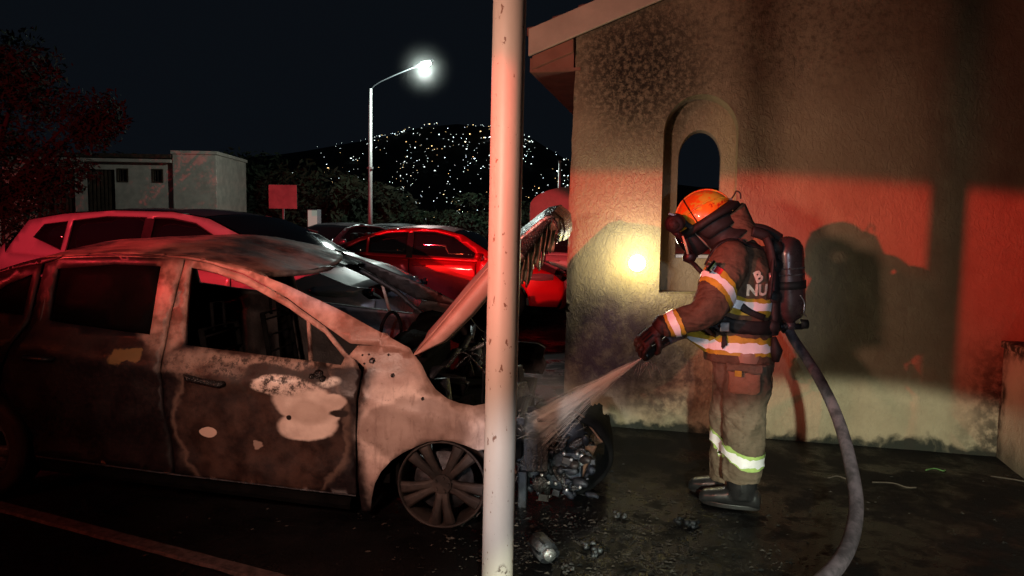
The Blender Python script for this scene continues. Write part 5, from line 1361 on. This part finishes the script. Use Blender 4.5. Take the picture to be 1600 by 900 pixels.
        cf = MB().loft([ell(W + d * t, side, palm_n, a, b2, 20) for t, a, b2 in ((-.035, .048, .044), (-.02, .050, .046), (.006, .043, .036), (.018, .040, .030))]); cf.build('glove_cuff', 'leather_glove', o, True)
        o.location = W * -.18; o.scale = (1.18, 1.18, 1.18)
        return o
    hdir = Vector((-.66, .08, -.62)); pn = Vector((.52, .55, -.62)).normalized(); pn = (pn - hdir.normalized() * pn.dot(hdir.normalized())).normalized()
    glove(NW + Vector((-.028, 0, -.008)), hdir, pn, None, None, 1, .8)
    hd2 = Vector((-.75, -.35, -.35)); p2 = Vector((-.1, -.4, -.8)); p2 = (p2 - hd2.normalized() * p2.dot(hd2.normalized())).normalized()
    glove(FW + Vector((-.02, 0, 0)), hd2, p2, None, None, -1, 1.0)
    # ---- helmet
    H = empty('helmet', (0, 0, 0)); H.parent = r
    hc = rel(1.078, 1.672, 4.20); H.location = hc * .07; H.scale = (.93, .93, .93); U = Vector((-.56, .10, .82)).normalized(); Fh = Vector((-.78, .24, -.56)); Fh = (Fh - U * Fh.dot(U)).normalized(); Sh = U.cross(Fh)
    rings = []
    for k in range(15):
        t = k / 14 * pi / 2; q = cos(t)
        rings.append([hc + U * (.158 * sin(t) - .012) + Fh * (.172 * q * cos(a)) + Sh * (.138 * q * sin(a)) for a in [2 * pi * j / 48 for j in range(48)]])
    rings = [[p for p in rg] for rg in rings]
    MB().loft(rings, False).build('shell', 'helmet_orange', H, True)
    for a0 in (0, radians(62), radians(-62), radians(31), radians(-31)):     # raised ridges from front to back
        pts = []
        for k in range(17):
            t = -pi / 2 + pi * k / 16
            side_ = Sh * sin(a0) * .138 + U * cos(a0) * .158
            pts.append(hc - U * .012 + Fh * (.175 * sin(t)) + side_ * cos(t) * 1.015)
        if abs(a0) > .7 or a0 == 0: MB().tube(pts, .0058, 8).build('ridge', 'helmet_orange', H, True)
    pts = [hc - U * .012 + (Sh * sin(t) * .141 + U * cos(t) * .161) * .985 + Fh * .045 for t in [-pi / 2 + pi * k / 20 for k in range(21)]]
    MB().tube(pts, .0035, 6).build('seam', 'strap_black', H, True)
    # brim
    rings = []
    for rr_, h in ((.97, .004), (1.06, -.006), (1.15, -.014), (1.155, -.034), (1.06, -.050), (.95, -.040)):
        rings.append([hc - U * .012 + U * h + Fh * (.172 * rr_ * cos(a) * (1 + .10 * max(0, -cos(a)))) + Sh * (.138 * rr_ * sin(a)) + U * (-.018 * max(0, -cos(a)) ** 2 * (rr_ - .95) / .2) for a in [2 * pi * j / 48 for j in range(48)]])
    MB().loft(rings, False, True).build('brim', 'strap_black', H, True)
    # front shield lamp block and folded visor
    MB().tube([hc + Fh * .17 - U * .01, hc + Fh * .205 - U * .02], [(.05, .045), (.045, .04)], 14).build('front_badge', 'strap_black', H, True)
    g0, g1 = rel(.915, 1.625, 4.10), rel(.905, 1.618, 4.02)
    MB().tube([g0 + Vector((.03, .05, 0)), g0, g1, g1 + Vector((-.002, -.012, -.002))], [.045, .056, .056, .040], 20).build('goggle_shell', 'strap_black', H, True)
    MB().tube([g1 + Vector((-.003, -.013, -.002)), g1 + Vector((-.003, -.017, -.002))], [.034, .032], 20).build('goggle_lens', 'leather_glove', H, True)
    MB().box(g1 + Vector((-.012, -.004, .052)), (.05, .010, .010), Matrix.Rotation(.25, 3, 'Y')).build('goggle_clip', 'steel', H)
    MB().tube(spline([g0 + Vector((.03, 0, .02)), hc + Sh * .135 + Fh * .08 - U * .03, hc + Sh * .145 - Fh * .02 - U * .03], 5), [(.016, .004)] * 11, 8).build('goggle_strap', 'strap_black', H, True)
    # rear strap loop and clip
    pts = spline([hc - Fh * .17 - U * .02, hc - Fh * .215 + U * .0 , hc - Fh * .24 + U * .012, hc - Fh * .25 - U * .012, hc - Fh * .235 - U * .04], 5)
    MB().tube(pts, .0045, 6).build('rear_strap', 'strap_black', H, True)
    MB().box(hc - Fh * .185 + Sh * .03 - U * .008, (.016, .01, .012)).build('clip', 'steel', H)
    # ear and neck flap
    rings = []
    for h, a, b2, back_ in ((-.015, .150, .125, 0), (-.06, .140, .125, .01), (-.11, .126, .118, .02), (-.135, .118, .115, .03)):
        rings.append([hc + U * h - Fh * back_ + Fh * (a * cos(q)) + Sh * (b2 * sin(q)) for q in [radians(52) + radians(256) * j / 30 for j in range(31)]])
    v = [p for rg in rings for p in rg]; ff = [(i * 31 + j, i * 31 + j + 1, (i + 1) * 31 + j + 1, (i + 1) * 31 + j) for i in range(3) for j in range(30)]
    o = mesh('neck_flap', v, ff, 'strap_black', H, True); q = o.modifiers.new('s', 'SOLIDIFY'); q.thickness = .008
    # flash hood under it
    fh = MB(); fh.loft([ell(hc + U * h - Fh * bk, Fh, Sh, a, b2, 26) for h, a, b2, bk in ((.02, .12, .11, 0), (-.08, .112, .105, .01), (-.15, .105, .10, .03), (-.21, .12, .12, .06))])
    fuse(fh, 'flash_hood', 'strap_black', r, .012, 4, .008, .08)
    # breathing mask: body, clear visor with pale rim, regulator
    K = empty('breathing_mask', (0, 0, 0)); K.parent = r
    mc = head + hd * .045 - hu * .012
    MB().loft([ell(mc + hd * t, hu, hs, a, b2, 24) for t, a, b2 in ((.0, .105, .085), (.04, .105, .086), (.075, .095, .078))]).build('mask_body', 'strap_black', K, True)
    MB().loft([ell(mc + hd * t, hu, hs, a, b2, 24) for t, a, b2 in ((.075, .092, .075), (.10, .075, .065), (.112, .045, .045), (.116, .01, .01))]).build('visor', 'tinted_glass', K, True)
    vp = [mc + hd * (.082 + .022 * cos(q * .9)) + hu * (.0 - .062 * q / 1.2) + hs * (-.052) for q in [-.9 + 2.2 * k / 12 for k in range(13)]]
    ring = ell(mc + hd * .079, hu, hs, .099, .081, 40); MB().loft([tube_rings([ring[k], ring[(k + 1) % 40]], .004, 6)[0] for k in range(40)], False, True).build('visor_rim', 'strap_black', K, True)
    e0 = rel(.966, 1.552, 4.12); e1 = rel(.985, 1.505, 4.11); e2 = rel(1.000, 1.452, 4.12)
    MB().tube([e0, e1, e2], [(.012, .006), (.015, .007), (.012, .006)], 8).build('visor_edge', 'visor_edge', K, True)
    MB().tube([mc + hd * .08 - hu * .055, mc + hd * .125 - hu * .075, mc + hd * .145 - hu * .085], [.040, .038, .026], 18).build('regulator', 'black_plastic', K, True)
    MB().tube(spline([mc + hd * .13 - hu * .09, rel(1.05, 1.38, 4.12), rel(1.11, 1.30, 4.10), rel(1.10, 1.16, 4.02)], 6), .014, 8).build('air_hose', 'strap_black', K, True)
    # ---- breathing apparatus, worn on the back: a thing of its own
    B = empty('breathing_apparatus', PO + Vector((.2, 0, 1.2)), 0, 'dark air cylinder with harness worn on the firefighter\'s back', 'air cylinder')
    O = Vector((.2, 0, 1.2)); L = lambda p: p - O
    bt = rel(1.560, 1.555, 4.14); bb = rel(1.598, 1.075, 4.14); ax = (bb - bt).normalized(); ln = (bb - bt).length
    prof = [(-.004, .012), (.004, .040), (.022, .066), (.055, .084), (.10, .088), (ln - .10, .088), (ln - .05, .083), (ln - .02, .064), (ln, .035), (ln + .02, .022)]
    MB().tube([L(bt + ax * t) for t, _ in prof], [q for _, q in prof], 32).build('cylinder', 'tank_paint', B, True)
    for t in (.17, .205): MB().tube([L(bt + ax * t), L(bt + ax * (t + .008))], .0895, 32).build('printed_band', 'ash', B, True)
    MB().tube([L(bt + ax * (.245)), L(bt + ax * .29)], .094, 32).build('cylinder_strap', 'strap_black', B, True)
    MB().tube([L(bb + ax * .005), L(bb + ax * .045)], [.030, .034], 14).build('valve', 'grey_metal', B, True)
    MB().tube([L(bb + ax * .03 + Vector((-.06, -.01, 0))), L(bb + ax * .03 + Vector((.065, -.01, .0)))], .018, 12).build('valve_body', 'soot_metal', B, True)
    MB().tube([L(bb + ax * .028 + Vector((.055, -.012, .012))), L(bb + ax * .028 + Vector((.095, -.012, .012)))], [.028, .026], 14).build('valve_wheel', 'strap_black', B, True)
    MB().tube([L(p) for p in spline([bt + ax * .32 + Vector((.03, -.088, 0)), bt + ax * .36 + Vector((.055, -.08, 0)), bt + ax * .42 + Vector((.05, -.08, 0)), bt + ax * .44 + Vector((.075, -.05, 0))], 5)], .004, 6).build('gauge_line', 'steel', B, True)
    bp = [(1.455, 1.50, .045), (1.480, 1.46, .045), (1.490, 1.36, .06), (1.500, 1.25, .055), (1.510, 1.10, .06), (1.50, 1.00, .065)]
    MB().loft([ell(L(rel(x, z, 4.15)), f, s, .036, .10, 20, sq=2.4) for x, z, _ in bp]).build('back_plate', 'strap_black', B, True)
    MB().tube([L(rel(1.478, 1.35, 4.00)), L(rel(1.482, 1.30, 4.00))], [(.010, .012)] * 2, 8).build('buckle', 'steel', B, True)
    for z, w in ((1.50, .05), (1.40, .06), (1.22, .05), (1.05, .06)):
        MB().tube([L(rel(1.475, z, 4.06)), L(rel(1.51, z - .01, 4.07)), L(rel(1.53, z - .02, 4.12))], [(.035, .02), (.04, .03), (.03, .02)], 10).build('pad', 'strap_black', B, True)
    for a_, b_, w_ in (((1.36, 1.585, 4.08), (1.50, 1.50, 4.10), .030), ((1.33, 1.60, 4.16), (1.52, 1.54, 4.16), .034), ((1.44, 1.55, 4.04), (1.49, 1.38, 4.02), .024), ((1.485, 1.45, 4.02), (1.475, 1.20, 4.0), .018)):
        MB().tube([L(p) for p in spline([rel(*a_), (rel(*a_) + rel(*b_)) / 2 + Vector((0, -.01, .018)), rel(*b_)], 5)], [(w_, w_ * .6)] * 11, 10).build('yoke_pad', 'strap_black', B, True)
    # harness straps lying on the coat
    def strap(pts, w, mat='strap_black', off=.010, name='strap'):
        P = spline([p for p in pts], 8); v = []; ff = []; ctr = rel(1.30, 1.2, 4.22)
        for i, p in enumerate(P):
            t = (P[min(i + 1, len(P) - 1)] - P[max(0, i - 1)]).normalized(); o_ = (p - Vector((ctr.x, ctr.y, p.z))); n_ = t.cross(o_.normalized()).normalized()
            for k in range(4): v.append(L(p + n_ * w * (k / 3 - .5)))
        for i in range(len(P) - 1):
            for k in range(3): a = i * 4 + k; ff.append((a, a + 1, a + 5, a + 4))
        o = mesh(name, v, ff, mat, B, True)
        q = o.modifiers.new('wrap', 'SHRINKWRAP'); q.target = coat; q.wrap_method = 'NEAREST_SURFACEPOINT'; q.wrap_mode = 'OUTSIDE_SURFACE'; q.offset = off
        q = o.modifiers.new('s', 'SOLIDIFY'); q.thickness = .008; q.offset = -1
        return o
    strap([rel(1.50, 1.52, 4.10), rel(1.40, 1.545, 4.03), rel(1.28, 1.545, 4.03), rel(1.18, 1.47, 4.02), rel(1.12, 1.40, 4.05)], .055)
    strap([rel(1.225, 1.21, 3.97), rel(1.28, 1.165, 3.97), rel(1.36, 1.125, 3.97), rel(1.45, 1.09, 4.02)], .036, off=.018)
    strap([rel(1.095, 1.06, 4.10), rel(1.20, 1.035, 3.99), rel(1.32, 1.025, 3.97), rel(1.44, 1.03, 4.01), rel(1.51, 1.04, 4.10)], .075, off=.020, name='waist_belt')
    strap([rel(1.190, 1.15, 3.97), rel(1.195, 1.05, 3.97), rel(1.200, .95, 3.97), rel(1.205, .90, 3.97)], .034, off=.024)
    strap([rel(1.09, 1.01, 4.06), rel(1.13, .97, 4.00), rel(1.19, .985, 3.97)], .03, off=.022)
    MB().box(L(rel(1.225, 1.035, 3.965)), (.05, .016, .05)).build('belt_buckle', 'steel', B, bevel=.004)
    MB().tube([L(rel(1.512, .98, 4.05)), L(rel(1.53, .90, 4.05)), L(rel(1.528, .84, 4.06))], [.012, .034, .02], 10).build('hanging_pouch', 'strap_black', B, True)
    MB().tube([L(rel(1.500, .78, 4.05)), L(rel(1.508, .73, 4.05)), L(rel(1.500, .69, 4.05))], [.006, .010, .012], 8).build('hanging_clip', 'rust', B, True)
    return r, coat
PERSON, COAT = firefighter()

def hose_and_water():
    A = lambda x, z, Y: rel(x, z, Y) + PO
    # nozzle held in the gloves
    n0, n1 = Vector((.735, 3.96, .905)), Vector((.86, 4.03, .975)); d = (n0 - n1).normalized()
    R = empty('fire_hose', (1.4, 3.3, 0), 0, 'thick purplish grey fire hose hanging from behind the firefighter and curving down across the foreground', 'fire hose')
    RO = Vector((1.4, 3.3, 0))
    MB().tube([n1 - RO, n1 + d * .06 - RO, n0 - RO, n0 + d * .02 - RO], [.026, .022, .030, .026], 16).build('nozzle', 'black_plastic', R, True)
    def px(x, y, Y):      # direction numbers of the sight line
        return None
    pts = [n1, Vector((1.00, 4.25, .98)), Vector((1.25, 4.55, .96)), Vector((1.48, 4.62, 1.02)), Vector((1.645, 4.50, 1.045)), Vector((1.725, 4.42, .915)), Vector((1.79, 4.22, .74)), Vector((1.82, 4.02, .560)), Vector((1.79, 3.78, .385)), Vector((1.70, 3.50, .225)), Vector((1.50, 3.20, .12)), Vector((1.22, 2.96, .060)), Vector((.90, 2.74, .040)), Vector((.70, 2.45, .038)), Vector((.1, 1.9, .038)), Vector((-.6, 1.2, .038)), Vector((-1.5, -.5, .038)), Vector((-3.2, -1.6, .038))]
    P = spline([p - RO for p in pts], 7)
    N = len(P); rad = [lerp_curve([(0, .026), (.28, .029), (.45, .033), (.62, .038), (1, .038)], i / N) for i in range(N)]
    MB().tube(P, rad, 16).build('hose', 'hose_jacket', R, True)
    MB().tube([Vector((1.655, 4.492, 1.035)) - RO, Vector((1.69, 4.46, .985)) - RO], .036, 16).build('coupling', 'soot_metal', R, True)
    # water: many thin ropes and droplets fanning out from the nozzle, plus fine mist
    rnd = random.Random(9); v = []; f = []
    s0 = n0 + d * .02; tgt = Vector((.16, 4.08, .50)); D = tgt - s0; dn = D.normalized(); a = Vector((0, 0, 1)).cross(dn).normalized(); b = dn.cross(a)
    def needle(p, q, r):
        n = len(v); t = (q - p).normalized(); e = t.cross(Vector((.3, .5, .8))).normalized(); g = t.cross(e)
        m_ = (p + q) / 2
        v.extend([p, m_ + e * r, m_ - e * r * .5 + g * r * .87, m_ - e * r * .5 - g * r * .87, q]); f.extend([(n, n + 1, n + 2), (n, n + 2, n + 3), (n, n + 3, n + 1), (n + 4, n + 2, n + 1), (n + 4, n + 3, n + 2), (n + 4, n + 1, n + 3)])
    for i in range(3600):
        t0 = rnd.random() ** .8 * .9; ang = rnd.uniform(0, 2 * pi); rr = abs(rnd.gauss(0, .38)) if rnd.random() < .85 else rnd.uniform(.3, 1.4)
        def pos(t): return s0 + D * t + (a * cos(ang) + b * sin(ang)) * rr * (.005 + .100 * t ** 1.35) - Vector((0, 0, .05)) * t * t * rr
        ln = rnd.uniform(.06, .30); needle(pos(t0), pos(min(1.05, t0 + ln)), rnd.uniform(.0003, .0009))
    for i in range(16):      # stray drips under the glove
        p = s0 + Vector((rnd.uniform(-.02, .06), rnd.uniform(-.02, .02), -.01)); q = p + Vector((rnd.uniform(-.07, .05), 0, -rnd.uniform(.03, .12))); needle(p + (q - p) * rnd.random() * .4, q, .0008)
    for i in range(160):     # splashes off the engine
        p = tgt + Vector((rnd.uniform(-.15, .2), rnd.uniform(-.1, .1), rnd.uniform(-.1, .05))); q = p + Vector((rnd.uniform(-.12, .16), rnd.uniform(-.1, .1), rnd.uniform(-.02, .10))); needle(p, p + (q - p) * .5, rnd.uniform(.0005, .001))
    m = M('water_drops', (.85, .8, .72), .15); m.b.inputs['Alpha'].default_value = .55; m.b.inputs['Transmission Weight'].default_value = .3; MAT['water_drops'] = m.m
    tag(mesh('water_jet', v, f, 'water_drops'), 'spray of water fanning from the nozzle onto the smoking engine', 'water', None, 'stuff')
    # mist cone and thin smoke: closed volumes
    def vol(name, rings, dens, label, aniso=.2):
        mm = bpy.data.materials.new(name); mm.use_nodes = True; nt = mm.node_tree; nt.nodes.clear()
        out = nt.nodes.new('ShaderNodeOutputMaterial'); vv = nt.nodes.new('ShaderNodeVolumePrincipled'); vv.inputs['Color'].default_value = (.95, .93, .9, 1); vv.inputs['Anisotropy'].default_value = aniso
        tc = nt.nodes.new('ShaderNodeTexCoord'); no = nt.nodes.new('ShaderNodeTexNoise'); no.inputs['Scale'].default_value = 5; no.inputs['Detail'].default_value = 4; nt.links.new(tc.outputs['Object'], no.inputs[0])
        mr = nt.nodes.new('ShaderNodeMapRange'); mr.inputs[1].default_value = .38; mr.inputs[2].default_value = .7; mr.inputs[3].default_value = dens * .15; mr.inputs[4].default_value = dens; nt.links.new(no.outputs['Fac'], mr.inputs[0])
        if name == 'steam':
            ge = nt.nodes.new('ShaderNodeVectorMath'); ge.operation = 'SUBTRACT'; nt.links.new(tc.outputs['Object'], ge.inputs[0]); ge.inputs[1].default_value = (.22, 4.15, .62)
            dv = nt.nodes.new('ShaderNodeVectorMath'); dv.operation = 'DIVIDE'; nt.links.new(ge.outputs[0], dv.inputs[0]); dv.inputs[1].default_value = (.36, .28, .20)
            le = nt.nodes.new('ShaderNodeVectorMath'); le.operation = 'LENGTH'; nt.links.new(dv.outputs[0], le.inputs[0])
            fa = nt.nodes.new('ShaderNodeMapRange'); fa.interpolation_type = 'SMOOTHSTEP'; fa.inputs[1].default_value = 1; fa.inputs[2].default_value = .2; nt.links.new(le.outputs['Value'], fa.inputs[0])
            mu = nt.nodes.new('ShaderNodeMath'); mu.operation = 'MULTIPLY'; nt.links.new(mr.outputs[0], mu.inputs[0]); nt.links.new(fa.outputs[0], mu.inputs[1]); nt.links.new(mu.outputs[0], vv.inputs['Density'])
        else: nt.links.new(mr.outputs[0], vv.inputs['Density'])
        pass
        nt.links.new(vv.outputs[0], out.inputs['Volume'])
        o = outward(MB().loft(rings).build(name, mm, None, True)); tag(o, label, 'mist', None, 'stuff')
    def ring(t, R): c = s0 + D * t - Vector((0, 0, .02)) * t * t; return [c + (a * cos(q) + b * sin(q)) * R for q in [2 * pi * k / 20 for k in range(20)]]
    vol('water_mist', [ring(t, .006 + .075 * t) for t in (0, .2, .4, .6, .8, 1.0, 1.15)], 6.0, 'fine mist around the water jet')
    c = Vector((.22, 4.15, .62))
    vol('steam', [[c + Vector((rx * sin(t) * cos(q), ry * sin(t) * sin(q), rz * cos(t))) for q in [2 * pi * k / 20 for k in range(20)]] for rx, ry, rz in ((.36, .28, .20),) for t in [.05 + 3.04 * k / 12 for k in range(13)]], 1.5, 'thin steam over the engine where the water hits')
hose_and_water()
